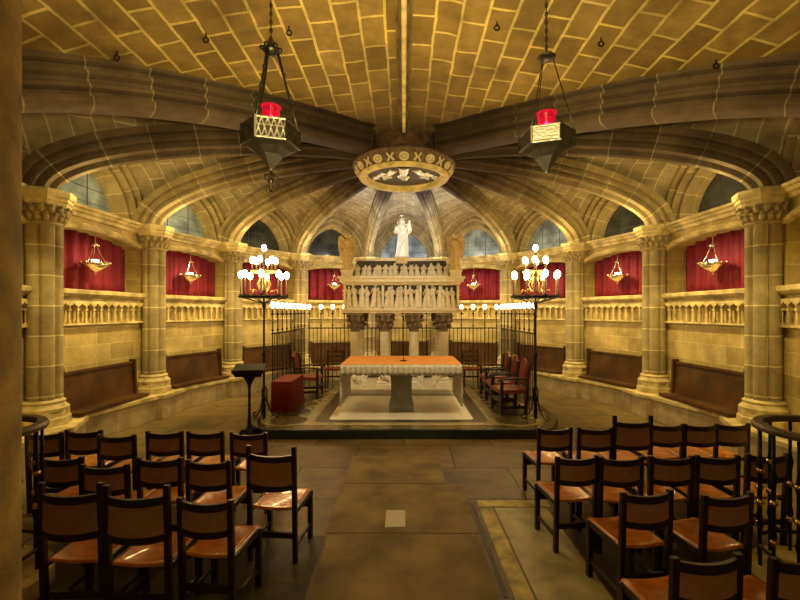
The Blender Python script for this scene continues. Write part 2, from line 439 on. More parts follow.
ZL0, ZL1 = 2.29, 2.40
for b in range(len(order)-1):
    F, Lw = bay_frame(b); H = Lw/2
    wl = MB()
    wl.box((-H-.1, 0, .0), (H+.1, .2, 2.29), F)
    je = .13
    for s_ in (-1, 1):
        wl.box((s_*(H+.05), 0, 2.29), (s_*(H-je), .45, 3.5), F)
    wl.box((-H-.1, .45, 2.2), (H+.1, .55, 3.8), F)
    # spandrel wall over the opening, underside a flat arch
    n = 16; zs = lambda x: 3.27 + .15*(1 - (x/(H-je))**2)
    X = [-(H-je) + 2*(H-je)*j/n for j in range(n+1)]
    wl.grid([[F(x, 0, zs(x)) for x in X], [F(x, 0, 3.72) for x in X]], [[(x, zs(x)) for x in X], [(x, 3.72) for x in X]])
    wl.grid([[F(x, 0, zs(x)) for x in X], [F(x, .45, zs(x)) for x in X]], [[(x, 0) for x in X], [(x, .45) for x in X]])
    root = build(wall_name(b), wl, M['wall'], kind='structure')
    # ledge
    mb = MB()
    prof = [(0,2.20),(-.03,2.22),(-.04,2.27),(-.10,2.30),(-.15,2.34),(-.16,2.40),(-.12,2.41),(.45,2.41)]
    mb.grid([[F(x, d, z) for d, z in prof] for x in (-H, H)])
    build('ledge', mb, M['trim'], root)
    # entablature mouldings
    mb = MB()
    prof = [(.02,3.56),(-.05,3.58),(-.06,3.63),(-.11,3.65),(-.13,3.69),(-.17,3.70),(-.17,3.75),(.5,3.75)]
    mb.grid([[F(x, d, z) for d, z in prof] for x in (-H, H)])
    prof = [(.03,-.01),(-.05,-.01),(-.08,.02),(-.075,.05),(-.04,.06),(-.03,.09),(.02,.10)]
    mb.grid([[F(x, d, zs(x)+dz) for d, dz in prof] for x in X])
    build('cornice', mb, M['trim'], root, smooth=True, auto=True)
    # blind arcade
    if 0 < b < len(order)-2 or True:
        mb = MB()
        na = max(8, int(round((Lw-2*je)/.165))); sp = (Lw-2*je)/na
        x0 = -(H-je)
        mb.box((x0, -.09, 1.84), (-x0, 0, 1.875), F)
        for k in range(na+1):
            xc = x0 + k*sp
            for dz, w, h in ((1.875,.026,.025),(1.90,.015,.17),(2.07,.027,.03)):
                mb.box((xc-w, -.062-w, dz), (xc+w, -.062+w, dz+h), F)
        for k in range(na):
            xa = x0 + k*sp; seg = 10
            P = []
            for q in range(seg+1):
                u = q/seg; a = abs(2*u-1)
                P.append((xa+sp*u, 2.10 + .085*parch(a) - (.02 if .25 < a < .45 else 0)))
            mb.grid([[F(x, -.085, z) for x, z in P], [F(x, -.085, 2.23) for x, z in P]])
            mb.grid([[F(x, -.085, z) for x, z in P], [F(x, 0, z) for x, z in P]])
        build('blind_arcade', mb, M['trim'], root)
    # lunette mouldings round the upper window
    hh = ZR - ZC + .03
    rings = [(1.03,-.02),(.955,-.05),(.935,.03),(.93,.10),(.895,.10),(.885,.03),(.85,.02),(.835,.08),(.83,.19),(.79,.19),(.78,.12),(.745,.11),(.73,.18),(.725,.30),(.69,.30),(.68,.42)]
    U = [-1 + 2*j/40 for j in range(41)]
    U = [math.copysign(1-(1-abs(u))**1.6, u) for u in U]
    rows = []; uvs = []
    for q, (s_, d) in enumerate(rings):
        row = []; uu = []; L = 0; last = None
        for u in U:
            x = u*H*s_; z = ZC + hh*parch(abs(u))*s_
            if last: L += math.hypot(x-last[0], z-last[1])
            last = (x, z)
            row.append(F(x, d, z)); uu.append((L/s_, 1+q*.02))
        rows.append(row); uvs.append(uu)
    mb = MB(); mb.grid(rows, uvs)
    build('window_arch', mb, M['rib'], root, smooth=True, auto=True)
    # window
    win_n[0] += 1
    dark = b in (1, 3, 4, 8, 9, 7) and b != 7
    mb = MB(); s_ = .69
    row = [F(u*H*s_, .40, ZC + hh*parch(abs(u))*s_) for u in U]
    base = [F(u*H*s_, .40, ZC - .02) for u in U]
    mb.grid([base, row], [[(u, 0) for u in U], [(u, 1) for u in U]])
    gl = build('window_%d' % win_n[0], mb, M['smoke_glass'] if b in (3,4,8,9,10,0) else M['smoke_glass2'], kind='structure')
    mb = MB()
    for xx in (-.28, .28):
        zt = ZC + hh*s_*parch(abs(xx)/(H*s_))
        mb.box((xx-.005,.39,ZC),(xx+.005,.40,zt), F)
    for zz in (4.0, 4.25):
        hw = H*s_*.92 if zz < 4.2 else H*s_*.78
        mb.box((-hw,.39,zz-.004),(hw,.40,zz+.004), F)
    build('window_frame', mb, M['frame'], gl)

# side walls and back wall behind the camera
for s_ in (-1, 1):
    x = abs(EDGE[0][NS].x)
    mb = MB(); mb.box((s_*x, -1.6, 0), (s_*(x+.2), EDGE[0][NS].y+.1, 3.9))
    build('wall_left' if s_ < 0 else 'wall_right', mb, M['wall'], kind='structure')
mb = MB(); mb.box((-5.4,-1.8,0),(5.4,-1.6,5.5)); build('wall_front', mb, M['wall'], kind='structure')

# ------------------------------------------------------------------ clustered columns
ORD = {0:'outermost', 1:'first', 2:'second', 3:'third', 4:'fourth', 5:'fifth'}
col_lab = {('L',1):'tall clustered stone column nearest on the left, beside the dark leftmost chairs',
 ('L',2):'clustered stone column between the first two crimson curtains on the left',
 ('L',3):'clustered stone column left of the left candelabrum, behind the black lectern',
 ('L',4):'clustered stone column behind the left row of candle-lit railing',
 ('L',5):'slim clustered stone column seen just left of the white statue behind the tomb',
 ('R',1):'tall clustered stone column nearest on the right, behind the curved iron railing',
 ('R',2):'clustered stone column between the first two crimson curtains on the right',
 ('R',3):'clustered stone column just right of the right candelabrum',
 ('R',4):'clustered stone column behind the right row of candle-lit railing',
 ('R',5):'slim clustered stone column seen just right of the white statue behind the tomb',
 ('L',0):'clustered stone column outside the left edge of the view carrying the near rib',
 ('R',0):'clustered stone column outside the right edge of the view carrying the near rib'}
def clustered(r, n=72, lobes=6):
    P = []
    for j in range(n):
        a = 2*PI*j/n
        k = abs(((a*lobes/(2*PI)) % 1) - .5)*2       # 1 at lobe centre
        rr = r*(.86 + .17*math.sqrt(max(0, 1-(1-k)**2)) - (.05 if k < .25 else 0))
        P.append((rr*cos(a), rr*sin(a)))
    return P
def ext(mb, P, levels):
    n = len(P)
    rows = [[(x*s, y*s, z) for x, y in P] for s, z in levels]
    per = [0]
    for j in range(1, n): per.append(per[-1] + math.hypot(P[j][0]-P[j-1][0], P[j][1]-P[j-1][1]))
    mb.grid(rows, [[(per[j]+.4, z) for j in range(n)] for s, z in levels], wrap=True)
    o = len(mb.v) - n; mb.f.append(tuple(o+j for j in range(n)))
for k, i in order:
    cp = colpos(i, sg(k)); d = (cp - C).normalized(); ang = math.atan2(d.y, d.x)
    r = .212
    t = thing('stone_column', col_lab[(k,i)], 'column', (cp.x, cp.y, .46), ang, None)
    mb = MB()
    oct_ = lambda rr: [(rr*cos(PI/8+q*PI/4), rr*sin(PI/8+q*PI/4)) for q in range(8)]
    ext(mb, oct_(.31), [(1,0),(1,.10),(.94,.12),(.94,.2),(.9,.22)])
    mb.lathe([(.285,.2),(.29,.24),(.26,.27),(.24,.30),(.25,.33),(.22,.36)], 24)
    build('base', mb, M['trim'], t, smooth=True, auto=True)
    mb = MB(); ext(mb, clustered(r), [(1,.3),(1,2.86)]); build('shaft', mb, M['shaft'], t, smooth=True, auto=True)
    mb = MB()
    mb.lathe([(.21,2.80),(.235,2.82),(.235,2.84),(.21,2.86),(.21,2.90),(.25,3.02),(.29,3.08)], 24)
    for q in range(16):
        a = 2*PI*q/16
        for lv, rr in ((2.91,.225),(3.01,.268)):
            aa = a + (PI/16 if lv > 2.95 else 0)
            mb.ball((rr*cos(aa), rr*sin(aa), lv), .042, 7, 5, 1, 1, 1.3)
            mb.ball(((rr+.04)*cos(aa), (rr+.04)*sin(aa), lv+.045), .026, 6, 4)
    build('capital', mb, M['carved'], t, smooth=True)
    mb = MB(); ext(mb, oct_(.335), [(.92,3.07),(.95,3.12),(1,3.14),(1,3.18),(1.06,3.20),(1.10,3.24),(1.10,3.285)])
    build('abacus', mb, M['trim'], t)

# ------------------------------------------------------------------ floor and stone bench step
mb = MB()
mb.add([(-6.5,-2,0),(6.5,-2,0),(6.5,14.6,0),(-6.5,14.6,0)], [(0,1,2,3)], [(-6.5+.0,-2),(6.5,-2),(6.5,14.6),(-6.5,14.6)])
floor = build('floor', mb, M['floor'], kind='structure')
def slab(x0,y0,x1,y1,m,z=.004,n='floor_slab'):
    mb = MB(); g = .012
    P = [(x0+g,y0+g),(x1-g,y0+g),(x1-g,y1-g),(x0+g,y1-g)]
    j = [(x+random.uniform(-.006,.006), y+random.uniform(-.006,.006)) for x,y in P]
    mb.prism(j, 0, z); return build(n, mb, m, floor)
slab(-.70,2.6,.70,3.88,M['slab_a']); slab(-.74,3.88,.70,5.0,M['slab_a']); slab(-.74,5.0,.50,6.0,M['slab_a'])
slab(-1.9,2.4,-.70,3.85,M['slab_dark']); slab(-3.1,2.4,-1.9,3.85,M['slab_dark'])
slab(.70,3.0,.76,4.5,M['slab_dark'])
slab(.78,2.4,.94,4.4,M['slab_border']); slab(.78,4.4,1.55,4.58,M['slab_border']); slab(.94,2.4,1.50,4.4,M['slab_light'])
slab(1.50,2.2,3.0,4.3,M['slab_dark'])
slab(-.19,3.98,.03,4.34,M['plaque'],.007,'floor_plaque')

inner = []; outer = []
for k, i in order:
    cp = colpos(i, sg(k)); d = (cp - C).normalized()
    a = cp - d*.37; o_ = cp + d*.40
    inner.append((a.x, a.y)); outer.append((o_.x, o_.y))
def lerp2(a, b, w): return (a[0]+(b[0]-a[0])*w, a[1]+(b[1]-a[1])*w)
pod_in = []
for q in range(len(inner)):
    # square projection under each column, face set back between columns
    k, i = order[q]; cp = colpos(i, sg(k)); d = (cp-C).normalized(); s2 = Vector((-d.y, d.x))
    for w, back in ((.40,.10),(.36,0),(-.36,0),(-.40,.10)):
        p = cp - d*(.40-back) + s2*w; pod_in.append((p.x, p.y))
pi_ = [pod_in[q] for q in range(len(pod_in))]
mb = MB()
def strip(z0, z1, inn, out, mbx):
    n = len(inn)
    L = 0; lu = [0]
    for j in range(1, n):
        L += math.hypot(inn[j][0]-inn[j-1][0], inn[j][1]-inn[j-1][1]); lu.append(L)
    mbx.grid([[(p[0],p[1],z0) for p in inn],[(p[0],p[1],z1) for p in inn],[(p[0],p[1],z1) for p in out]],
             [[(u,z0) for u in lu],[(u,z1) for u in lu],[(u,z1+.5) for u in lu]])
outx = []
for p in pi_:
    v = Vector(p) - C; v = v.normalized()*(v.length+1.0); outx.append((C.x+v.x, C.y+v.y))
strip(0, .40, pi_, outx, mb)
nose = []
for p in pi_:
    v = Vector(p) - C; v = v.normalized()*(v.length-.035); nose.append((C.x+v.x, C.y+v.y))
pod = build('trim_1', mb, M['podium'], kind='structure')
mb = MB()
mb.grid([[(p[0],p[1],.395) for p in pi_],[(p[0],p[1],.395) for p in nose],[(p[0],p[1],.455) for p in nose],[(p[0],p[1],.46) for p in outx]])
build('step_nosing', mb, M['trim'], pod)

# ------------------------------------------------------------------ curtains, benches and little hanging lamps in the bays
bay_lab = {1:'nearest on the left wall', 2:'second from the near end of the left wall', 3:'on the left behind the left candelabrum',
 4:'in the bay just left of the tomb', 5:'in the middle bay right behind the tomb', 6:'in the bay just right of the tomb', 7:'on the right behind the right candelabrum',
 8:'second from the near end of the right wall', 9:'nearest on the right wall'}
for b in range(1, 10):
    F, Lw = bay_frame(b); H = Lw/2 - .13
    mid, ex, en, _ = BAY[b]
    n = 90; rn = random.Random(b); ph = [rn.random()*6 for _ in range(3)]
    rows = []
    for z in (2.415, 2.6, 2.9, 3.2, 3.44):
        row = []
        for j in range(n+1):
            x = -H + 2*H*j/n
            d = .33 + .045*sin(x*24+ph[0]) + .022*sin(x*51+ph[1]) + .012*sin(x*11+ph[2])
            row.append(F(x, d, z))
        rows.append(row)
    for z in (3.42, 2.415):
        pass
    mb = MB(); mb.grid(rows)
    o = build('curtain', mb, M['curtain'], smooth=True)
    sm = o.modifiers.new('thickness', 'SOLIDIFY'); sm.thickness = .006
    tag(o, 'pleated crimson curtain ' + bay_lab[b], 'curtain', 'crimson curtains in the wall openings')
    # bench
    loc = F(0, 0, .46); rz = math.atan2(ex.y, ex.x)
    t = thing('wooden_bench', 'brown wooden bench ' + bay_lab[b], 'bench', loc, rz, 'wooden benches round the wall')
    # local frame: x along wall, y outward (en) -- check handedness
    yy = Vector((-ex.y, ex.x)); sgn = 1 if yy.dot(en) > 0 else -1
    bl = Lw/2 - (.46 if b in (1,9) else .38)
    mb = MB(); mb.box((-bl, -.38*sgn, .01), (bl, -.03*sgn, .06)); build('seat', mb, M['wood_bench'], t, bevel=.006)
    mb = MB(); mb.hexa([(-bl,-.10*sgn,.06),(bl,-.10*sgn,.06),(bl,-.07*sgn,.06),(-bl,-.07*sgn,.06)], [(-bl,-.05*sgn,.64),(bl,-.05*sgn,.64),(bl,-.01*sgn,.64),(-bl,-.01*sgn,.64)])
    mb.box((-bl,-.075*sgn,.62),(bl,-.005*sgn,.66)); build('backrest', mb, M['wood_bench'], t)
    for s_ in (-1, 1):
        mb = MB(); x = s_*bl
        mb.hexa([(x-.02,-.14*sgn,.0),(x+.02,-.14*sgn,.0),(x+.02,-.005*sgn,.0),(x-.02,-.005*sgn,.0)], [(x-.02,-.12*sgn,.70),(x+.02,-.12*sgn,.70),(x+.02,-.005*sgn,.70),(x-.02,-.005*sgn,.70)])
        build('end_panel', mb, M['wood_bench'], t)

M['votive'] = emit('small_lit_lamp_glass', (1,.86,.62), 5)
def bay_lamp(loc, label, first=[None]):
    if first[0]: return dup(first[0], loc, 0, label)
    t = thing('hanging_lamp', label, 'lamp', loc, 0, 'small silver lamps hanging in front of the curtains')
    mb = MB(); mb.lathe([(.004,-.12),(.02,-.11),(.008,-.085),(.03,-.075),(.085,-.045),(.13,-.012),(.135,.0),(.16,.008),(.165,.03),(.15,.035),(.11,.03),(.05,.02)], 18)
    build('bowl', mb, M['silver'], t, smooth=True)
    mb = MB(); mb.tube([(.17*cos(a*PI/12), .17*sin(a*PI/12), .035) for a in range(24)], .008, 5, closed=True)
    for a in range(12): mb.ball((.17*cos(a*PI/6), .17*sin(a*PI/6), .05), .014, 6, 4)
    build('gallery', mb, M['silver'], t, smooth=True)
    mb = MB(); mb.lathe([(.035,.02),(.045,.09),(.04,.09),(.03,.03)], 12); build('glass_cup', mb, M['votive'], t, smooth=True)
    for k in range(3):
        a = 2*PI*k/3+.4; mb = MB(); mb.tube([(.13*cos(a),.13*sin(a),.03),(.06*cos(a),.06*sin(a),.17),(.018*cos(a),.018*sin(a),.29)], .005, 5)
        build('chain', mb, M['silver'], t)
    mb = MB(); mb.lathe([(.055,.28),(.05,.295),(.02,.32),(.008,.335),(.006,.46)], 12); build('crown', mb, M['silver'], t, smooth=True)
    t.scale = (1.25,1.25,1.2); first[0] = t; return t
for b, dx, lab in ((1,0,'silver hanging lamp before the nearest left curtain'),(2,0,'silver hanging lamp before the second curtain on the left wall'),
        (4,.0,'small silver hanging lamp at the curtain just left of the tomb'),(6,.0,'small silver hanging lamp at the curtain just right of the tomb'),
        (8,0,'silver hanging lamp before the second curtain on the right wall'),(9,0,'silver hanging lamp before the nearest right curtain')):
    F, Lw = bay_frame(b); p = F(dx, .03, 2.83); bay_lamp(p, lab)

# ------------------------------------------------------------------ dais with inlaid floor
dz = .15
dp = [(-2.17,6.76),(2.17,6.76),(2.33,6.80),(2.45,6.92),(2.62,7.25),(2.78,7.6),(2.80,11.6),(-2.84,11.6),(-2.84,7.6),(-2.72,7.32),(-2.45,6.95),(-2.32,6.80)]
mb = MB(); mb.prism(dp, 0, dz); dais = build('trim_2', mb, M['slate'], kind='structure', bevel=.012)
def inlay(name, poly, m, z):
    mb = MB(); mb.prism(poly, dz-.01, dz+z); return build(name, mb, m, dais)
def rrect(x0,y0,x1,y1,r=.12):
    P = []
    for cx, cy, a0 in ((x1-r,y0+r,-90),(x1-r,y1-r,0),(x0+r,y1-r,90),(x0+r,y0+r,180)):
        for k in range(7):
            a = math.radians(a0+k*15); P.append((cx+r*cos(a), cy+r*sin(a)))
    return P
XC = -.05
inlay('border', [(-2.12,6.83),(2.12,6.83),(2.25,6.9),(2.5,7.3),(2.66,7.62),(2.66,11.5),(-2.74,11.5),(-2.74,7.62),(-2.58,7.34),(-2.25,6.9)], M['olive'], .002)
inlay('border', rrect(XC-1.72,7.05,XC+1.72,10.9,.05), M['cream'], .003)
inlay('border', rrect(XC-1.52,7.2,XC+1.52,10.7,.18), M['dark_inlay'], .004)
inlay('border', rrect(XC-1.28,7.40,XC+1.28,9.52,.08), M['marble_slab'], .006)
for s_ in (-1, 1):
    for k, yy in enumerate((7.35,8.0,8.65,9.3,9.95)):
        cx = XC + s_*(2.08 if k else 2.0)
        def ring(r, n=28): return [(cx+r*cos(2*PI*q/n), yy+r*.85*sin(2*PI*q/n)) for q in range(n)]
        inlay('roundel', ring(.44), M['cream'], .004); inlay('roundel', ring(.36), M['dark_inlay'] if k % 2 else M['olive'], .0055)
mb_pts = []

# ------------------------------------------------------------------ tomb of the saint
TX = -.06; TY = 9.75
tomb = thing('marble_tomb', 'carved marble sarcophagus raised on columns behind the altar', 'tomb', (TX, TY, dz))
def tb(a, b): return MB().box(a, b)
build('plinth', MB().box((-1.42,-.12,0),(1.42,1.55,.12)), M['marble_slab'], tomb, bevel=.01)
HC = 2.03 - dz
ck = 0
capmb = None
for row, yy in enumerate((.15, 1.25)):
    for xx in (-1.09,-.40,.30,.99):
        seed = ck; ck += 1
        mb = MB()
        mb.box((xx-.19,yy-.19,.12),(xx+.19,yy+.19,.22)); mb.lathe([(.17,.22),(.18,.26),(.14,.30),(.15,.34),(.12,.37)], 20, (xx,yy,0))
        if row == 0:
            rn = random.Random(seed)
            for q in range(5):
                a = rn.random()*6.28; mb.ball((xx+.14*cos(a), yy-.05+.1*sin(a), .32+.05*q), .09, 8, 5, 1, 1, 1.1)
        build('column_base', mb, M['marble'], tomb, smooth=True, auto=True)
        mb = MB(); tw = (lambda a, z, q=seed: 1+.07*cos(6*a+z*9)) if seed % 3 == 0 else (lambda a, z: 1+.05*cos(8*a))
        mb.lathe([(.105,.36+j*(HC-.78)/14) for j in range(15)], 32, (xx,yy,0), fold=tw)
        build('column_shaft', mb, M['alabaster'], tomb, smooth=True)
        mb = MB(); zt = HC
        mb.lathe([(.105,zt-.44),(.125,zt-.42),(.11,zt-.40),(.12,zt-.25),(.17,zt-.08),(.2,zt-.05)], 16, (xx,yy,0))
        for lv, rr, rr2 in ((zt-.30,.15,.045),(zt-.16,.175,.05),(zt-.07,.19,.04)):
            for q in range(8):
                a = 2*PI*q/8 + lv*9
                mb.ball((xx+rr*cos(a), yy+rr*sin(a), lv), rr2, 7, 5, 1,1,1.3)
        mb.box((xx-.19,yy-.19,zt-.05),(xx+.19,yy+.19,zt))
        build('column_capital', mb, simple('stained_capital_stone', (.15,.105,.05), .7, var=.5, vscale=20) if 'capst' not in M else M['capst'], tomb, smooth=True, auto=True)
        if 'capst' not in M: M['capst'] = bpy.data.materials['stained_capital_stone']
z0 = HC
build('lower_cornice', MB().box((-1.36,-.06,z0),(1.36,1.46,z0+.05)).box((-1.40,-.10,z0+.05),(1.40,1.50,z0+.10)), M['alabaster'], tomb, bevel=.012)
za = z0 + .11; zb = 2.69 - dz
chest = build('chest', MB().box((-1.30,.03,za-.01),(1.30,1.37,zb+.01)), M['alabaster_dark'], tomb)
mb = MB()
for x in (-1.31,-.43,.44,1.31): mb.box((x-.028,-.03,za-.01),(x+.028,.06,zb+.01))
for x in (-1.31, 1.31): mb.box((x-.03,1.3,za-.01),(x+.03,1.42,zb+.01))
mb.box((-1.33,-.03,za-.02),(1.33,.05,za+.02)); mb.box((-1.33,-.03,zb-.02),(1.33,.05,zb+.02))
build('panel_frame', mb, M['alabaster'], chest, bevel=.006)
mb = MB(); k = 0
for xs0, xs1, n in ((-1.27,-.46,6),(-.40,.41,7),(.47,1.28,7)):
    for j in range(n):
        x = xs0 + (xs1-xs0)*(j+.5)/n
        figure(mb, x + random.uniform(-.012,.012), -.005 + .03*(k % 2), za+.02, (zb-za)*random.uniform(.82,.99), w=1.05, seed=100+k); k += 1
for sx in (-1.31, 1.31):
    for j in range(6):
        q = MB(); figure(q, 0, 0, za+.02, (zb-za)*.92, seed=200+j)
        o_ = len(mb.v)
        for vv in q.v: mb.v.append((sx + (-vv[1])*(-1 if sx < 0 else 1)*-1*1.0*(-1), .2+j*.2+vv[0], vv[2]))
        mb.f += [tuple(i+o_ for i in f) for f in q.f]; mb.uv += q.uv
build('relief_figures', mb, M['alabaster'], chest, smooth=True)
mb = MB()
mb.box((-1.36,-.07,zb),(1.36,1.46,zb+.05)); mb.box((-1.42,-.14,zb+.05),(1.42,1.52,zb+.13)); mb.box((-1.46,-.17,zb+.13),(1.46,1.56,zb+.18))
build('upper_cornice', mb, M['alabaster'], tomb, bevel=.014)
zl = zb+.18; zt = 3.30 - dz
mb = MB(); mb.hexa([(-1.16,.0,zl),(1.16,.0,zl),(1.16,1.4,zl),(-1.16,1.4,zl)], [(-1.06,.40,zt),(1.06,.40,zt),(1.06,1.0,zt),(-1.06,1.0,zt)])
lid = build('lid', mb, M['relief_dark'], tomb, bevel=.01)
mb = MB()
for j in range(17):
    x = -1.02 + 2.04*j/16; q = MB(); figure(q, 0, 0, 0, .50*random.uniform(.80,.98), seed=300+j, w=1.2)
    o_ = len(mb.v); ang = math.atan2(.40, zt-zl)
    R = Matrix.Rotation(-ang, 3, 'X')
    for vv in q.v:
        p = R @ Vector(vv); mb.v.append((x+p.x, p.y-.035, zl+p.z-.01))
    mb.f += [tuple(i+o_ for i in f) for f in q.f]; mb.uv += q.uv
mb.box((-1.1,.36,zt-.02),(1.1,1.04,zt+.03))
build('relief_figures', mb, M['alabaster'], lid, smooth=True, auto=True)
for s_ in (-1, 1):
    build('corner_pedestal', MB().box((s_*1.25-.13,-.10,zl-.01),(s_*1.25+.13,.16,zl+.10)).box((s_*1.25-.15,-.12,zl+.10),(s_*1.25+.15,.18,zl+.15)), M['alabaster'], tomb, bevel=.008)
build('statue_pedestal', MB().box((-.14,.32,zl+.02),(.14,.68,zt+.03)).box((-.16,.30,zt+.03),(.16,.70,zt+.08)), M['angel'], tomb, bevel=.008)

# statues on the tomb
v0 = zt + .08 + dz
vs = thing('madonna_statue', 'white statue of a robed woman holding a child on top of the tomb', 'statue', (TX, TY+.5, v0))
mb = MB(); h = .98
def fold(a, z): return 1 + (.09*cos(6*a+2*z*3) if z < .5 else .03*cos(4*a))
mb.lathe([(.03,0),(.16,0),(.155,.05),(.14,.2),(.13,.4),(.115,.52),(.12,.62),(.14,.73),(.12,.79),(.055,.825),(.045,.86)], 28, (0,0,0), 1, .75, fold=fold, fr=lambda x,y,z: (x+.035*sin(z*3.2), y, z))
mb.ball((.015,-.02,.90), .062, 14, 9, .85, .95, 1.2)
mb.tube([(-.12,0,.74),(-.15,-.05,.60),(-.06,-.13,.57)], [.05,.045,.028], 8)
mb.tube([(.14,0,.74),(.20,-.04,.62),(.16,-.14,.60)], [.05,.045,.03], 8)
mb.tube([(.1,-.02,.60),(.03,-.11,.45),(-.06,-.12,.2),(-.08,-.11,.03)], [.05,.045,.035,.03], 8)
build('body', mb, M['white_statue'], vs, remesh=.011)
mb = MB(); mb.lathe([(.075,-.19),(.085,-.1),(.078,-.02),(.07,.05),(.065,.085),(.03,.105)], 16, (.015,.022,.87), .9, .8); build('veil', mb, M['white_statue'], vs, smooth=True)
mb = MB()
mb.lathe([(.02,0),(.06,.01),(.065,.06),(.05,.12),(.055,.16),(.022,.185)], 14, (.185,-.12,.62), 1, .9)
mb.ball((.19,-.125,.84), .042, 12, 8, .9, .95, 1.1)
mb.tube([(.15,-.13,.78),(.09,-.16,.76),(.05,-.15,.80)], [.022,.018,.014], 6); mb.tube([(.17,-.14,.64),(.17,-.20,.60),(.18,-.19,.52)], [.03,.026,.018], 6)
build('child', mb, M['white_statue'], vs, remesh=.009)
mb = MB(); mb.tube([(.015+.125*cos(2*PI*q/28), .06, .915+.125*sin(2*PI*q/28)) for q in range(28)], .008, 6, closed=True)
for q in range(20):
    a = 2*PI*q/20; mb.tube([(.015+.085*cos(a),.06,.915+.085*sin(a)),(.015+.125*cos(a),.06,.915+.125*sin(a))], .004, 4)
build('halo', mb, M['silver'], vs)

for s_, lab in ((-1,'golden stone angel on the left corner of the tomb'),(1,'golden stone angel on the right corner of the tomb')):
    t = thing('angel_statue', lab, 'statue', (TX+s_*1.25, TY+.03, zl+.15+dz), -s_*.25, 'corner angels on the tomb')
    mb = MB(); h = .88
    f2 = lambda a, z: 1 + (.12*cos(8*a) if z < .5 else .03)
    mb.lathe([(.03,0),(.115,0),(.11,.05),(.10,.3),(.085,.48),(.09,.58),(.105,.66),(.085,.70),(.04,.73),(.034,.76)], 26, (0,0,0), 1, .8, fold=f2)
    mb.ball((0,-.01,.81), .056, 12, 8, .88, .95, 1.2)
    for q in (-1, 1): mb.tube([(q*.09,0,.66),(q*.13,-.03,.54),(q*.05,-.13,.53+.05*q)], [.04,.036,.022], 8)
    build('body', mb, M['angel'], t, remesh=.010)
    mb = MB(); mb.ball((0,.008,.825), .062, 12, 8, .9, .9, 1.15); build('hair', mb, M['angel'], t, smooth=True)
    for q in (-1, 1):
        mb = MB()
        prof = [(.0,.66),(.05,.76),(.11,.82),(.165,.80),(.185,.70),(.175,.55),(.145,.38),(.11,.24),(.085,.30),(.05,.45),(.02,.56)]
        n = len(prof)
        for yy, dy in ((.06,0),):
            a = [(q*(.03+x), .07+.25*x, z) for x, z in prof]; b2 = [(q*(.03+x), .11+.25*x, z) for x, z in prof]
            mb.add(a+b2, [tuple(range(n)), tuple(range(2*n-1, n-1, -1))] + [(i, (i+1)%n, n+(i+1)%n, n+i) for i in range(n)])
        for rr in range(5):
            mb.tube([(q*(.06+rr*.024), .066+.25*(.03+rr*.024), .74-.02*rr), (q*(.08+rr*.02), .068+.25*(.05+rr*.02), .40)], .009, 5)
        build('wing', mb, M['angel'], t)

# ------------------------------------------------------------------ altar
AY = 7.52
altar = thing('stone_altar', 'stone altar table on a waisted grey pedestal in front of the tomb', 'altar', (XC, AY, dz+.006))
build('table_slab', MB().box((-1.02,.02,.84),(1.02,1.38,.95)), M['alabaster'], altar, bevel=.01)
mb = MB()
P = lambda s: [(s*q[0], .62+s*q[1]) for q in ((-1,-.8),(1,-.8),(1,.8),(-1,.8))]
for z, s in ():
    pass
rows = [[(x, y, z) for x, y in P(s)] for s, z in ((.235,0),(.235,.14),(.225,.17),(.205,.20),(.20,.24),(.195,.34),(.195,.5),(.20,.62),(.21,.66),(.215,.68),(.215,.72),(.235,.80),(.235,.84))]
mb.grid(rows, wrap=True); build('pedestal', mb, M['plinth_grey'], altar)
ac = thing('altar_cloth', 'orange altar cloth with a grey lace border draped over the altar', 'cloth', (XC, AY, dz+.956))
mb = MB(); mb.box((-1.075,-.02,.0),(1.075,1.40,.014)); mb.box((-1.08,-.026,-.03),(1.08,-.018,.014)); build('top_cover', mb, M['orange_cloth'], ac, bevel=.004)
mb = MB()
n = 160; rows = []
for z, am in ((.004,.002),(-.06,.008),(-.12,.012),(-.17,.014)):
    rows.append([(-1.085+2.17*j/n, -.034 - am*sin(j*.9) - (.0), z - (.022*abs(sin(j*PI/6)) if z < -.15 else 0)) for j in range(n+1)])
mb.grid(rows)
build('lace_border', mb, M['lace'], ac, smooth=True).modifiers.new('t','SOLIDIFY').thickness = .003
for s_ in (-1, 1):
    mb = MB(); n = 70; rows = []
    for z in (.004,-.15,-.35,-.55,-.74):
        rows.append([(s_*(1.09 + .012*sin(j*.8)*(-z*1.6+.2)), -.03+1.4*j/n, z - (.02*abs(sin(j*PI/6)) if z < -.6 else 0)) for j in range(n+1)])
    mb.grid(rows); build('side_drop', mb, M['lace'], ac, smooth=True).modifiers.new('t','SOLIDIFY').thickness = .003
mic = thing('microphone', 'thin black microphone rod on a small round base on the orange altar cloth', 'microphone', (XC+.04, AY+.45, dz+.97))
mb = MB(); mb.lathe([(.07,0),(.07,.012),(.02,.02),(.01,.03)], 20); build('base', mb, M['iron'], mic, smooth=True, auto=True)
mb = MB(); mb.tube([(0,0,.02),(0,0,.6),(0,-.02,.78)], .007, 6); build('rod', mb, M['iron'], mic)
mb = MB(); mb.tube([(0,-.02,.78),(0,-.035,.86)], .012, 8); build('head', mb, M['iron'], mic)

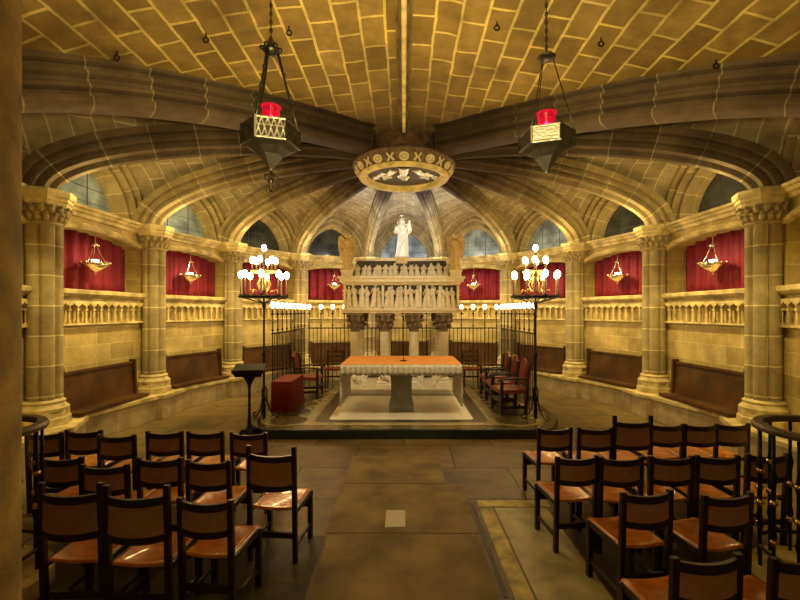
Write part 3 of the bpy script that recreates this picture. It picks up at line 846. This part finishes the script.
# ------------------------------------------------------------------ candle railing
def railing(name, label, p0, p1, n, bars, gate=None):
    p0 = Vector(p0); p1 = Vector(p1); d = (p1-p0); L = d.length; d.normalize(); rz = math.atan2(d.y, d.x)
    t = thing(name, label, 'railing', (p0.x, p0.y, dz), rz, 'iron railings round the tomb')
    mb = MB(); mb.box((0,-.015,1.45),(L,.015,1.48)); build('top_rail', mb, M['iron'], t)
    mb = MB(); mb.box((0,-.012,.14),(L,.012,.165)); build('bottom_rail', mb, M['iron'], t)
    pm = MB(); pm.tube([(0,0,0),(0,0,1.86)], .013, 6); pm.lathe([(.013,1.5),(.028,1.53),(.013,1.56)], 8); pm.lathe([(.035,1.84),(.045,1.87),(.03,1.875)], 10)
    cm = MB(); cm.tube([(0,0,1.87),(0,0,1.99)], .016, 8)
    bm_ = MB(); bm_.ball((0,0,2.04), .046, 10, 7, 1, 1, 1.35)
    pr = None
    for k in range(n):
        x = .03 + (L-.06)*k/(n-1)
        if pr is None:
            a = build('standard', pm, M['iron'], t, smooth=True); b = build('candle', cm, M['candle'], a, smooth=True); c = build('bulb', bm_, M['bulb'], a, smooth=True)
            pr = (a, b, c); a.location.x = x
        else:
            a = pr[0].copy(); COL.objects.link(a); a.parent = t; a.location.x = x
            for q in pr[1:]:
                z = q.copy(); COL.objects.link(z); z.parent = a
    bb = MB(); bb.tube([(0,0,.14),(0,0,1.47)], .009, 5)
    fb = None
    for k in range(n-1):
        for q in range(bars):
            x = .03 + (L-.06)*(k+(q+1)/(bars+1))/(n-1)
            if fb is None: fb = build('bar', bb, M['iron'], t); fb.location.x = x
            else:
                z = fb.copy(); COL.objects.link(z); z.parent = t; z.location.x = x
    return t
railing('candle_railing', 'black iron railing topped with lit candles left of the tomb, behind the red-draped table', (-2.62,8.35), (-2.66,11.25), 9, 2)
railing('candle_railing', 'black iron railing topped with lit candles right of the tomb, behind the red armchairs', (2.60,8.35), (2.60,11.25), 9, 2)
railing('candle_railing', 'black iron railing topped with lit candles running across behind the tomb', (-2.60,11.4), (2.54,11.4), 17, 2)

# ------------------------------------------------------------------ candelabra
cand0 = None
def candelabrum(loc, label, rz=0):
    global cand0
    if cand0:
        r = dup(cand0, loc, rz, label); return r
    t = thing('candelabrum', label, 'candelabrum', loc, rz, 'tall standing candelabra')
    mb = MB(); mb.lathe([(.03,0),(.03,.3),(.045,.33),(.045,.36),(.022,.40),(.018,1.1),(.035,1.12),(.035,1.16),(.018,1.19),(.017,1.95),(.035,2.0),(.035,2.04),(.018,2.08),(.016,2.95)], 12)
    build('pole', mb, M['iron'], t, smooth=True)
    for k in range(3):
        a = 2*PI*k/3 + .5; c, s = cos(a), sin(a)
        mb = MB(); pr = [(.02,.62),(.05,.55),(.045,.42),(.06,.30),(.10,.18),(.16,.09),(.22,.05),(.26,.06),(.27,.10),(.245,.125),(.22,.11)]
        mb.tube([(c*r, s*r, z-.035) for r, z in pr], .013, 6); build('leg', mb, M['iron'], t, smooth=True)
    tray = MB()
    R = .42
    tray.lathe([(R-.03,2.15),(R,2.15),(R+.015,2.17),(R,2.19),(R-.03,2.19),(R-.03,2.15)], 40, cap=False)
    for k in range(8):
        a = 2*PI*k/8; tray.tube([(.015*cos(a),.015*sin(a),2.05),(.18*cos(a),.18*sin(a),2.10),((R-.02)*cos(a),(R-.02)*sin(a),2.16)], .009, 5)
    tr = build('lower_ring', tray, M['iron'], t)
    up = MB(); R2 = .20
    up.lathe([(R2-.02,2.60),(R2+.02,2.60),(R2+.03,2.63),(R2-.02,2.63),(R2-.02,2.60)], 28, cap=False)
    for k in range(6):
        a = 2*PI*k/6
        up.tube([(.016*cos(a),.016*sin(a),2.25),(.09*cos(a),.09*sin(a),2.30),(.12*cos(a),.12*sin(a),2.40),(.07*cos(a),.07*sin(a),2.5),(.1*cos(a),.1*sin(a),2.58),(R2*cos(a),R2*sin(a),2.61)], .010, 5)
        up.tube([(.28*cos(a),.28*sin(a),2.18),(.22*cos(a),.22*sin(a),2.30),(.14*cos(a),.14*sin(a),2.26)], .008, 5)
    u2 = build('upper_ring', up, M['gilt'], t, smooth=True)
    for k in range(8):
        a = 2*PI*k/8+.2; R_ = R-.03
        zh = 2.19
        mb = MB(); mb.lathe([(.03,zh),(.035,zh+.02),(.016,zh+.03),(.016,zh+.30),(.01,zh+.30)], 8, (R_*cos(a),R_*sin(a),0)); build('candle', mb, M['candle'], t, smooth=True)
        mb = MB(); mb.ball((R_*cos(a),R_*sin(a),zh+.365), .048, 10, 7, 1,1,1.35); build('bulb', mb, M['bulb'], t, smooth=True)
    for k in range(6):
        a = 2*PI*k/6+.5; zh = 2.63
        mb = MB(); mb.lathe([(.025,zh),(.03,zh+.02),(.014,zh+.03),(.014,zh+.13)], 8, (R2*cos(a),R2*sin(a),0)); build('candle', mb, M['candle'], t, smooth=True)
        mb = MB(); mb.ball((R2*cos(a),R2*sin(a),zh+.185), .045, 10, 7, 1,1,1.35); build('bulb', mb, M['bulb'], t, smooth=True)
    mb = MB(); mb.tube([(0,0,2.94),(0,0,3.0)], .012, 6); build('candle', mb, M['candle'], t)
    mb = MB(); mb.ball((0,0,3.04), .045, 10, 7, 1,1,1.35); build('bulb', mb, M['bulb'], t, smooth=True)
    cand0 = t
    return t
candelabrum((-2.49,7.47,dz), 'tall black standing candelabrum with glowing bulbs on the left, beside the red table', 0)
candelabrum((2.34,7.47,dz), 'tall black standing candelabrum with glowing bulbs on the right, beside the armchairs', .7)

# ------------------------------------------------------------------ lectern
lt = thing('lectern', 'black iron lectern with a flat top left of the altar', 'lectern', (-2.54,6.9,0), .2)
mb = MB(); mb.lathe([(.17,.0),(.17,.02),(.13,.05),(.07,.08),(.045,.12),(.03,.2),(.022,.35),(.022,.8),(.035,.86),(.07,.94),(.12,1.01)], 14); build('post', mb, M['iron'], lt, smooth=True)
for k in range(4):
    a = 2*PI*k/4+.3; mb = MB(); mb.tube([(.03*cos(a),.03*sin(a),.10),(.11*cos(a),.11*sin(a),.11),(.17*cos(a),.17*sin(a),.03)], [.035,.03,.025], 8); build('foot', mb, M['iron'], lt, smooth=True)
mb = MB(); mb.hexa([(-.20,-.14,1.0),(.20,-.14,1.0),(.20,.15,1.06),(-.20,.15,1.06)],[(-.245,-.18,1.09),(.245,-.18,1.09),(.245,.18,1.18),(-.245,.18,1.18)])
mb.box((-.245,-.20,1.07),(.245,-.175,1.12)); build('book_rest', mb, M['iron'], lt, bevel=.005)

# ------------------------------------------------------------------ red draped table
rt = thing('draped_table', 'small table covered to the floor in deep red cloth left of the altar', 'table', (-2.33,7.98,dz))
mb = MB(); rows = []
def ro(s, am, z, n=120):
    P = []
    for j in range(n):
        u = j/n*4; k = int(u); f = u-k; cs = [(-.19,0),(.19,0),(.19,.95),(-.19,.95)]; a = cs[k]; b = cs[(k+1)%4]
        x = a[0]+(b[0]-a[0])*f; y = a[1]+(b[1]-a[1])*f
        nx, ny = ((0,-1),(1,0),(0,1),(-1,0))[k]; o_ = s + am*sin(j*1.25)
        P.append((x+nx*o_, y+ny*o_, z))
    return P
mb.grid([ro(0,0,.575), ro(.006,.002,.56), ro(.014,.008,.4), ro(.022,.014,.2), ro(.03,.02,.006)], wrap=True)
build('drape', mb, M['red_cloth'], rt, smooth=True)
build('table_top', MB().box((-.19,0,.565),(.19,.95,.578)), simple('bright_red_top_cloth', (.24,.03,.015), .7), rt, bevel=.004)

# ------------------------------------------------------------------ armchairs round the altar
arm0 = None
def armchair(loc, rz, label):
    global arm0
    if arm0: return dup(arm0, loc, rz, label)
    t = thing('armchair', label, 'armchair', loc, rz, 'dark wood armchairs beside the altar')
    W, Dp = .27, .25
    for s_ in (-1, 1):
        build('leg', MB().box((s_*W-.025,Dp-.05,0),(s_*W+.025,Dp,.64)), M['wood_dark'], t, bevel=.005)
        build('leg', MB().hexa([(s_*W-.025,-Dp,0),(s_*W+.025,-Dp,0),(s_*W+.025,-Dp+.05,0),(s_*W-.025,-Dp+.05,0)],[(s_*W-.025,-Dp-.07,.93),(s_*W+.025,-Dp-.07,.93),(s_*W+.025,-Dp-.03,.93),(s_*W-.025,-Dp-.03,.93)]), M['wood_dark'], t, bevel=.005)
        mb = MB(); mb.tube([(s_*W,-Dp-.03,.66),(s_*W,0,.68),(s_*W,Dp,.66),(s_*W,Dp+.05,.63)], .026, 8, flat=.7); build('armrest', mb, M['wood_dark'], t, smooth=True)
        build('stretcher', MB().box((s_*W-.012,-Dp,.12),(s_*W+.012,Dp,.17)), M['wood_dark'], t)
    build('stretcher', MB().box((-W,Dp-.04,.22),(W,Dp-.015,.30)), M['wood_dark'], t)
    build('seat', MB().box((-W-.01,-Dp,.40),(W+.01,Dp+.01,.47)), M['red_leather'], t, bevel=.015)
    mb = MB()
    pr = [(-.13,.56),(.13,.56),(.15,.76),(.13,.90),(.08,.98),(0,1.02),(-.08,.98),(-.13,.90),(-.15,.76)]
    n = len(pr)
    f = lambda z: -Dp-.005-(z-.5)*.13
    mb.add([(x, f(z)+.012, z) for x, z in pr]+[(x, f(z)-.03, z) for x, z in pr], [tuple(range(n)), tuple(range(2*n-1,n-1,-1))]+[(i,(i+1)%n,n+(i+1)%n,n+i) for i in range(n)])
    build('backrest', mb, M['red_leather'], t, bevel=.008)
    build('back_rail', MB().box((-W,-Dp-.045,.52),(W,-Dp-.01,.56)), M['wood_dark'], t)
    arm0 = t; return t
armchair((1.98,7.98,dz), PI/2+.12, 'dark wood armchair with oxblood leather nearest the viewer right of the altar')
armchair((2.0,8.72,dz), PI/2+.05, 'middle one of the three red armchairs right of the altar')
armchair((2.02,9.5,dz), PI/2, 'farthest of the three red armchairs in the row right of the altar')
armchair((-2.12,9.45,dz), -PI/2, 'single dark armchair with red back behind the red-draped table')
def side_chair(loc, rz, label, first=[None]):
    if first[0]: return dup(first[0], loc, rz, label)
    t = thing('side_chair', label, 'chair', loc, rz, 'small dark chairs by the rear railing')
    for s_ in (-1, 1):
        build('leg', MB().box((s_*.20-.018,.16,0),(s_*.20+.018,.2,.45)), M['wood_dark'], t)
        build('leg', MB().box((s_*.20-.018,-.2,0),(s_*.20+.018,-.16,.92)), M['wood_dark'], t)
    build('seat', MB().box((-.22,-.2,.43),(.22,.22,.48)), M['red_leather'], t, bevel=.01)
    for z in (.60,.72,.84): build('back_slat', MB().box((-.2,-.195,z),(.2,-.17,z+.06)), M['wood_bench'], t, bevel=.004)
    build('stretcher', MB().box((-.2,-.19,.2),(.2,-.17,.24)), M['wood_dark'], t)
    first[0] = t; return t
side_chair((-1.78,10.75,dz), PI, 'small dark slatted chair by the rear railing left of the tomb')
side_chair((1.72,10.75,dz), PI, 'small dark slatted chair by the rear railing right of the tomb')

# ------------------------------------------------------------------ congregation chairs
def make_chair(tall, label):
    H = .96 if tall else .83; W = .38 if tall else .345; w = W/2
    t = thing('wooden_chair', label, 'chair', (0,0,0), 0, 'rows of leather chairs facing the altar')
    DW = M['wood_dark']
    pw = .019
    for s_ in (-1, 1):
        build('leg', MB().hexa([(s_*w-pw,-.02,0),(s_*w+pw,-.02,0),(s_*w+pw,.02,0),(s_*w-pw,.02,0)],[(s_*w-pw,-.05,H),(s_*w+pw,-.05,H),(s_*w+pw,-.018,H),(s_*w-pw,-.018,H)]), DW, t, bevel=.004)
        build('leg', MB().box((s_*w-pw,.36,0),(s_*w+pw,.40,.43)), DW, t, bevel=.004)
        build('stretcher', MB().box((s_*w-.010,.0,.12),(s_*w+.010,.38,.15)), DW, t)
        build('seat_rail', MB().box((s_*w-.014,.0,.40),(s_*w+.014,.38,.44)), DW, t)
    build('stretcher', MB().box((-w,-.012,.20),(w,.012,.245)), DW, t)
    build('stretcher', MB().box((-w,.365,.29),(w,.39,.36)), DW, t)
    zr = H - (.065 if tall else .012)
    def curved(z0, z1, th, bow, y0):
        mb = MB(); n = 10; rows = []
        for j in range(n+1):
            x = -w+.012 + (W-.024)*j/n; b = bow*(1-(2*j/n-1)**2); yb = y0 - b
            zd = -.35*b
            rows.append([(x,yb-th,z0+zd),(x,yb,z0+zd),(x,yb,z1+zd),(x,yb-th,z1+zd)])
        mb.grid(rows, wrap=True)
        o = len(mb.v); mb.f += [(o-4,o-3,o-2,o-1),(o-(n+1)*4+3,o-(n+1)*4+2,o-(n+1)*4+1,o-(n+1)*4)]
        return mb
    build('back_rail', curved(zr-.05, zr, .022, .03, -.03), DW, t, smooth=True, auto=True)
    zb = zr - (.25 if tall else .19)
    build('backrest', curved(zb, zr-.045, .006, .035, -.035), M['leather_back'], t, smooth=True, auto=True)
    build('back_rail', curved(zb-.035, zb+.01, .018, .03, -.028), DW, t, smooth=True, auto=True)
    # saddle leather seat, rolled over the side rails
    mb = MB(); n = 16; rows = []; m = 10
    for i in range(m+1):
        y = -.005 + .42*i/m; row = []
        sp = w + .008*(i/m)
        for j in range(n+1):
            u = 2*j/n-1; x = u*sp
            z = .462 - .028*(1-u*u)*(.6+.4*sin(PI*i/m)) - (.025*((abs(u)-.88)/.12) if abs(u) > .88 else 0) - (.012 if i == m else 0)
            row.append((x, y, z))
        rows.append(row)
    mb.grid(rows); o = build('seat', mb, M['leather_seat'], t, smooth=True)
    sm = o.modifiers.new('t', 'SOLIDIFY'); sm.thickness = .026; sm.offset = -1
    bv = o.modifiers.new('b', 'BEVEL'); bv.width = .010; bv.segments = 3
    return t
proto = {}
SEATS = [
 # px centre, d, tall, rz, label
 (47,4.30,0,0,'chair at the far left end of the left front row, partly cut off'),
 (86.5,4.38,0,0,'second chair from the left in the left front row, slightly ahead of its neighbours'),
 (119,4.22,0,0,'third chair from the left in the left front row'),
 (166.5,4.34,0,0,'fourth chair from the left in the left front row, after the gap'),
 (207,4.34,0,0,'fifth chair from the left in the left front row'),
 (250,4.30,0,-.05,'rightmost chair of the left front row, nearest the lectern'),
 (64,3.58,0,0,'leftmost chair of the left middle row'),
 (108,3.40,0,.03,'second chair from the left in the left middle row, set a little back'),
 (162,3.56,0,0,'third chair from the left in the left middle row'),
 (210.5,3.50,0,-.06,'fourth chair in the left middle row, its tan seat catching the light'),
 (273,3.45,1,-.10,'taller chair with a bright tan seat standing alone at the aisle end on the left'),
 (75,2.72,1,0,'tall leftmost chair of the near left row, next to the iron railing'),
 (140,2.68,1,0,'tall middle chair of the near left row'),
 (208,2.78,0,-.10,'lower chair at the right end of the near left row, by the aisle'),
 (553.5,4.48,0,.08,'chair at the aisle end of the right front row, nearest the altar dais'),
 (594,4.48,0,0,'second chair from the aisle in the right front row'),
 (631,4.46,1,0,'taller chair, third from the aisle in the right front row'),
 (665,4.62,0,0,'fourth chair from the aisle in the right front row'),
 (698.5,4.62,0,0,'fifth chair from the aisle in the right front row'),
 (730,4.64,0,0,'last chair of the right front row, nearest the right column'),
 (575,3.60,0,.10,'chair at the aisle end of the second row on the right'),
 (619,3.58,0,.03,'second chair from the aisle in the second row on the right'),
 (669,3.60,0,0,'third chair from the aisle in the second row on the right'),
 (714.5,3.62,0,0,'fourth chair from the aisle in the second row on the right'),
 (764,3.66,0,.03,'outer chair of the second row on the right, seen through the curved railing'),
 (643.5,2.90,0,.12,'chair at the aisle end of the third row on the right'),
 (723,2.86,0,.14,'second chair of the third row on the right, beside the curved railing'),
 (701.5,2.14,0,.10,'closest chair at the bottom right, with a pale brown back'),
 (797,2.14,0,.12,'chair cut off by the bottom right corner of the picture'),
]
for px, d, tall, rz, lab in SEATS:
    loc = ((px-404)*d/420, d, 0)
    if tall not in proto:
        t = make_chair(tall, lab); t.location = loc; t.rotation_euler = (0,0,rz); proto[tall] = t
    else: dup(proto[tall], loc, rz, lab)

# ------------------------------------------------------------------ sanctuary lamps
def hexp(r, a0=0): return [(r*cos(a0+q*PI/3), r*sin(a0+q*PI/3)) for q in range(6)]
def vault_z(x):
    x = abs(x); best = midz
    pts = [(abs(p.x), p.z) for p in eR]
    for (x0,z0),(x1,z1) in zip(pts, pts[1:]):
        if x0 <= x <= x1: return z0+(z1-z0)*(x-x0)/(x1-x0)
    return midz
def lamp(loc, label, fancy):
    t = thing('sanctuary_lamp', label, 'lamp', loc, .30 if fancy else -.33)
    body = MB(); R = .24; gh = .15 if fancy else .115; s1 = 1 if fancy else .94
    lv = [(.012,-.215-gh),(.02,-.19-gh),(.045,-.155-gh),(.10,-.08-gh),(.165,-.03-gh),(.225,-.008-gh),(.235,-gh),(.235,-.0),(.24,.0),(.24,.010),(.20,.010),(.19,-.02),(.01,-.02)]
    body.grid([[(x*s1, y*s1, z) for x, y in hexp(r)] for r, z in lv], wrap=True)
    build('body', body, M['patina'], t)
    H6 = hexp(.240*s1)
    for q in range(6):
        mb = MB()
        a = Vector(H6[q]); b = Vector(H6[(q+1)%6])
        def P(u, z, o=0): c = a.lerp(b, u); c = c*(1+o); return (c.x, c.y, z)
        mb.tube([P(0,-gh), P(0,.02)], .010, 6)
        mb.tube([P(0,-gh), P(1,-gh)], .008, 5); mb.tube([P(0,.012), P(1,.012)], .008, 5)
        if fancy:
            mb.tube([P(0,-gh*.33), P(1,-gh*.33)], .004, 4)
            for k in range(5):
                mb.tube([P(k/5,-gh), P((k+1)/5,.012)], .0055, 4); mb.tube([P(k/5,.012), P((k+1)/5,-gh)], .0055, 4)
        else:
            if q in (4,): mb.hexa([P(.06,-gh+.01,.0),P(.94,-gh+.01,.0),P(.94,-gh+.01,.03),P(.06,-gh+.01,.03)], [P(.06,.0,.0),P(.94,.0,.0),P(.94,.0,.03),P(.06,.0,.03)])
        build('pierced_gallery', mb, M['silver_pattern'] if q == 4 else M['iron_bronze'], t)
    mb = MB(); mb.lathe([(.055,.0),(.07,.03),(.074,.17),(.088,.19),(.085,.192),(.068,.17),(.063,.035),(.045,.01)], 20, cap=False); build('red_glass', mb, M['ruby'], t, smooth=True)
    mb = MB(); mb.ball((0,0,.09), .022, 8, 6, 1,1,1.5); build('flame', mb, M['flame'], t, smooth=True)
    zc = .69 if fancy else .67
    for k in range(3):
        a = 2*PI*k/3
        mb = MB(); mb.tube([(.23*cos(a),.23*sin(a),.0),(.23*cos(a)*.76,.23*sin(a)*.76,.2),(.055*cos(a),.055*sin(a),zc-.02)], .012 if fancy else .005, 6)
        if fancy:
            for z in (.12,.3,.48): 
                w = z/zc; mb.ball(((.23-.175*w)*cos(a),(.23-.175*w)*sin(a),z), .018, 6, 4)
        build('chain', mb, M['iron_bronze'], t, smooth=True)
    mb = MB()
    if fancy:
        mb.lathe([(.03,zc-.06),(.065,zc-.03),(.07,zc),(.05,zc+.03),(.03,zc+.06),(.012,zc+.10)], 14)
        for k in range(6): a = PI*k/3; mb.ball((.075*cos(a),.075*sin(a),zc), .022, 6, 4)
    else: mb.lathe([(.01,zc-.012),(.075,zc-.008),(.08,zc),(.03,zc+.015),(.01,zc+.03)], 20)
    build('crown', mb, M['iron_bronze'], t, smooth=True)
    top = vault_z(loc[0]) - loc[2] - .0
    mb = MB(); k = 0; z = zc+.05
    mb.tube([(0,0,zc+.02),(0,0,top)], .005, 5)
    while z < top-.03:
        ax = (1,0) if k % 2 else (0,1)
        mb.tube([(ax[0]*.012*cos(q*PI/3), ax[1]*.012*cos(q*PI/3), z+.022*sin(q*PI/3)) for q in range(6)], .004, 4, closed=True); z += .036; k += 1
    build('hanging_chain', mb, M['iron_bronze'], t)
    if fancy:
        mb = MB(); mb.lathe([(.01,-.54),(.02,-.50),(.012,-.47),(.035,-.45),(.012,-.41),(.014,-.355)], 10)
        for k in range(4): a = PI/2*k; mb.tube([(0,0,-.44),(.045*cos(a),.045*sin(a),-.43),(.05*cos(a),.05*sin(a),-.39),(.02*cos(a),.02*sin(a),-.39)], .01, 5)
        build('finial', mb, M['iron_bronze'], t, smooth=True)
lamp((-1.14,3.6,3.615), 'ornate bronze sanctuary lamp with a red glass hanging on the left', True)
lamp((1.22,3.6,3.56), 'dark sanctuary lamp with a silver panel and red glass hanging on the right', False)

# iron hooks in the vault
for px, py, lab in ((117,52,'iron ring hook in the vault on the left, above the big rib'),(206,34,'iron ring hook in the vault, upper left of the left hanging lamp'),
                    (289,27,'iron ring hook in the vault right beside the left lamp chain'),(601,38,'iron hook in the vault to the right of the right hanging lamp'),
                    (716,60,'iron hook in the vault at the upper right above the big rib'),(497,22,'iron hook in the vault between the ridge and the right lamp')):
    dx = (px-404)/420; dyy = (312-py)/420
    # intersect the view ray with the barrel (z depends on x only)
    s0 = 1.0
    for _ in range(60):
        s0 = (vault_z(dx*s0) - 2.05)/dyy
    loc = (dx*s0, s0, 2.05+dyy*s0-.01)
    mb = MB(); mb.tube([(0,0,.02),(0,0,-.03)], .008, 6); mb.tube([(.028*cos(q*PI/5), .0, -.055+.028*sin(q*PI/5)) for q in range(10)], .009, 5, closed=True)
    o = build('iron_hook', mb, M['iron'], smooth=True); o.location = loc; tag(o, lab, 'hook', 'iron hooks in the entrance vault')

# ------------------------------------------------------------------ near pillar and curved railings
mb = MB(); mb.lathe([(.26,0),(.26,.18),(.22,.24),(.18,.30),(.18,5.05)], 32)
o = build('entrance_pillar', mb, M['pillar_near'], smooth=True, auto=True); o.location = (-1.244, 1.10, 0)
tag(o, 'golden stone entrance pillar close to the viewer along the left edge', 'pillar')
def curved_rail(loc, rz, label):
    t = thing('curved_railing', label, 'railing', loc, rz, 'round iron railings beside the entrance')
    R = .36; A = [math.radians(a) for a in range(0, 360, 10)]
    mb = MB(); mb.lathe([(R-.03,1.18),(R+.04,1.18),(R+.045,1.205),(R+.03,1.225),(R-.025,1.225),(R-.03,1.18)], 48, cap=False); build('top_rail', mb, M['rail_bronze'], t, smooth=True, auto=True)
    for zz in (.30,):
        mb = MB(); mb.tube([(R*cos(a),R*sin(a),zz) for a in A], .014, 6, closed=True); build('bottom_rail', mb, M['iron'], t, smooth=True)
    mb = MB(); mb.lathe([(.44,0),(.44,.13),(.42,.15),(.02,.15)], 40, cap=False); build('stone_base', mb, M['trim'], t, smooth=True, auto=True)
    for k in range(14):
        a = 2*PI*k/14
        mb = MB(); mb.lathe([(.012,.15),(.012,.40),(.022,.45),(.014,.5),(.014,.8),(.024,.86),(.012,.92),(.012,1.2)], 8, (R*cos(a),R*sin(a),0)); b = build('baluster', mb, M['iron'], t, smooth=True)
        for z in ((.68,.40) if k % 2 else (.62,.86)):
            mb = MB(); mb.ball((R*cos(a),R*sin(a),z), .027, 10, 6); build('brass_knob', mb, M['brass'], b, smooth=True)
curved_rail((3.0,3.0,0), 0, 'curved dark iron railing with brass knobs at the right edge')
curved_rail((-3.06,3.0,0), .3, 'curved dark iron railing with brass knobs at the left edge')

# ------------------------------------------------------------------ lights
def point(loc, e, col=(1,.72,.36), r=.08):
    l = bpy.data.lights.new('point_light', 'POINT'); l.energy = e; l.color = col; l.shadow_soft_size = r
    o = bpy.data.objects.new('point_light', l); o.location = loc; COL.objects.link(o); return o
def spot(loc, tgt, e, col=(1,.72,.36), ang=80, blend=.6, r=.06):
    l = bpy.data.lights.new('spot_light', 'SPOT'); l.energy = e; l.color = col; l.spot_size = math.radians(ang); l.spot_blend = blend; l.shadow_soft_size = r
    o = bpy.data.objects.new('spot_light', l); o.location = loc; COL.objects.link(o)
    o.rotation_euler = (Vector(tgt)-Vector(loc)).to_track_quat('-Z','Y').to_euler(); return o
WARM = (1,.74,.27); W2 = (1,.80,.44); WH = (1,.93,.82)
# small uplights standing on the capitals
for k, i in order:
    if i == 0: continue
    cp = colpos(i, sg(k)); d = (cp-C).normalized()
    p = cp - d*.60
    point((p.x,p.y,3.86), 5 if i < 4 else (3.5 if i == 4 else 1.8), WARM if i < 4 else (W2 if i == 4 else WH), .06)
# unseen spots added in mid-air to graze the walls from above, one per bay
for b in range(0, 11):
    F, Lw = bay_frame(b)
    if b == 5: continue
    spot(F(0,-1.15,3.55), F(0,0,1.75), 105 if b in (1,2,8,9) else 75, WARM, 100, .9)
# small lamps on the cornices lighting the window arches
for b in (1,2,3,4,6,7,8,9):
    F, Lw = bay_frame(b); point(F(0,-.10,3.86), 5 if b in (1,2,8,9) else 2.5, WARM, .05)
# cool white spots on the tomb and altar
spot((0,6.6,4.5), (TX,9.9,2.5), 110, WH, 40)
spot((.9,5.4,4.9), (XC,8.3,.2), 240, W2, 42)
spot((.1,8.6,4.5), (TX,10.25,3.85), 48, WH, 34)
point((0,11.9,3.95), 10, (.78,.87,1), .1)  # added bluish point in mid-air behind the statue
point((-.9,10.9,4.0), 17, (.92,.93,1), .1); point((.9,10.9,4.0), 17, (.92,.93,1), .1)  # added cool points in mid-air that whiten the vault webs
# lamps at the entrance, throwing light up onto the barrel vault
spot((-.5,1.5,2.9), (-1.2,5.3,5.3), 200, WARM, 105, .9, .2)
spot((.5,1.5,2.9), (1.2,5.3,5.3), 200, WARM, 105, .9, .2)
point((0,5.8,3.1), 18, WARM, .3)  # point light in mid-air over the aisle
point((.3,-.9,3.3), 16, W2, .3)  # added dim fill behind the camera for the chair backs
spot((0,8.2,3.2), (0,8.2,4.7), 16, W2, 60)  # added spot in mid-air, aimed up at the keystone

w = bpy.data.worlds.new('World'); S.world = w; w.use_nodes = True
w.node_tree.nodes['Background'].inputs[0].default_value = (1,.75,.45,1); w.node_tree.nodes['Background'].inputs[1].default_value = .012

# ------------------------------------------------------------------ camera
cam = bpy.data.cameras.new('camera'); co = bpy.data.objects.new('camera', cam); COL.objects.link(co)
cam.sensor_width = 36; cam.lens = 420/800*36; cam.shift_x = -.005; cam.shift_y = .015
co.location = (0,0,2.05); co.rotation_euler = (PI/2,0,0)
cam.clip_start = .05
S.camera = co
S.view_settings.view_transform = 'Standard'; S.view_settings.look = 'None'; S.view_settings.gamma = 1
S.view_settings.exposure = 1.0
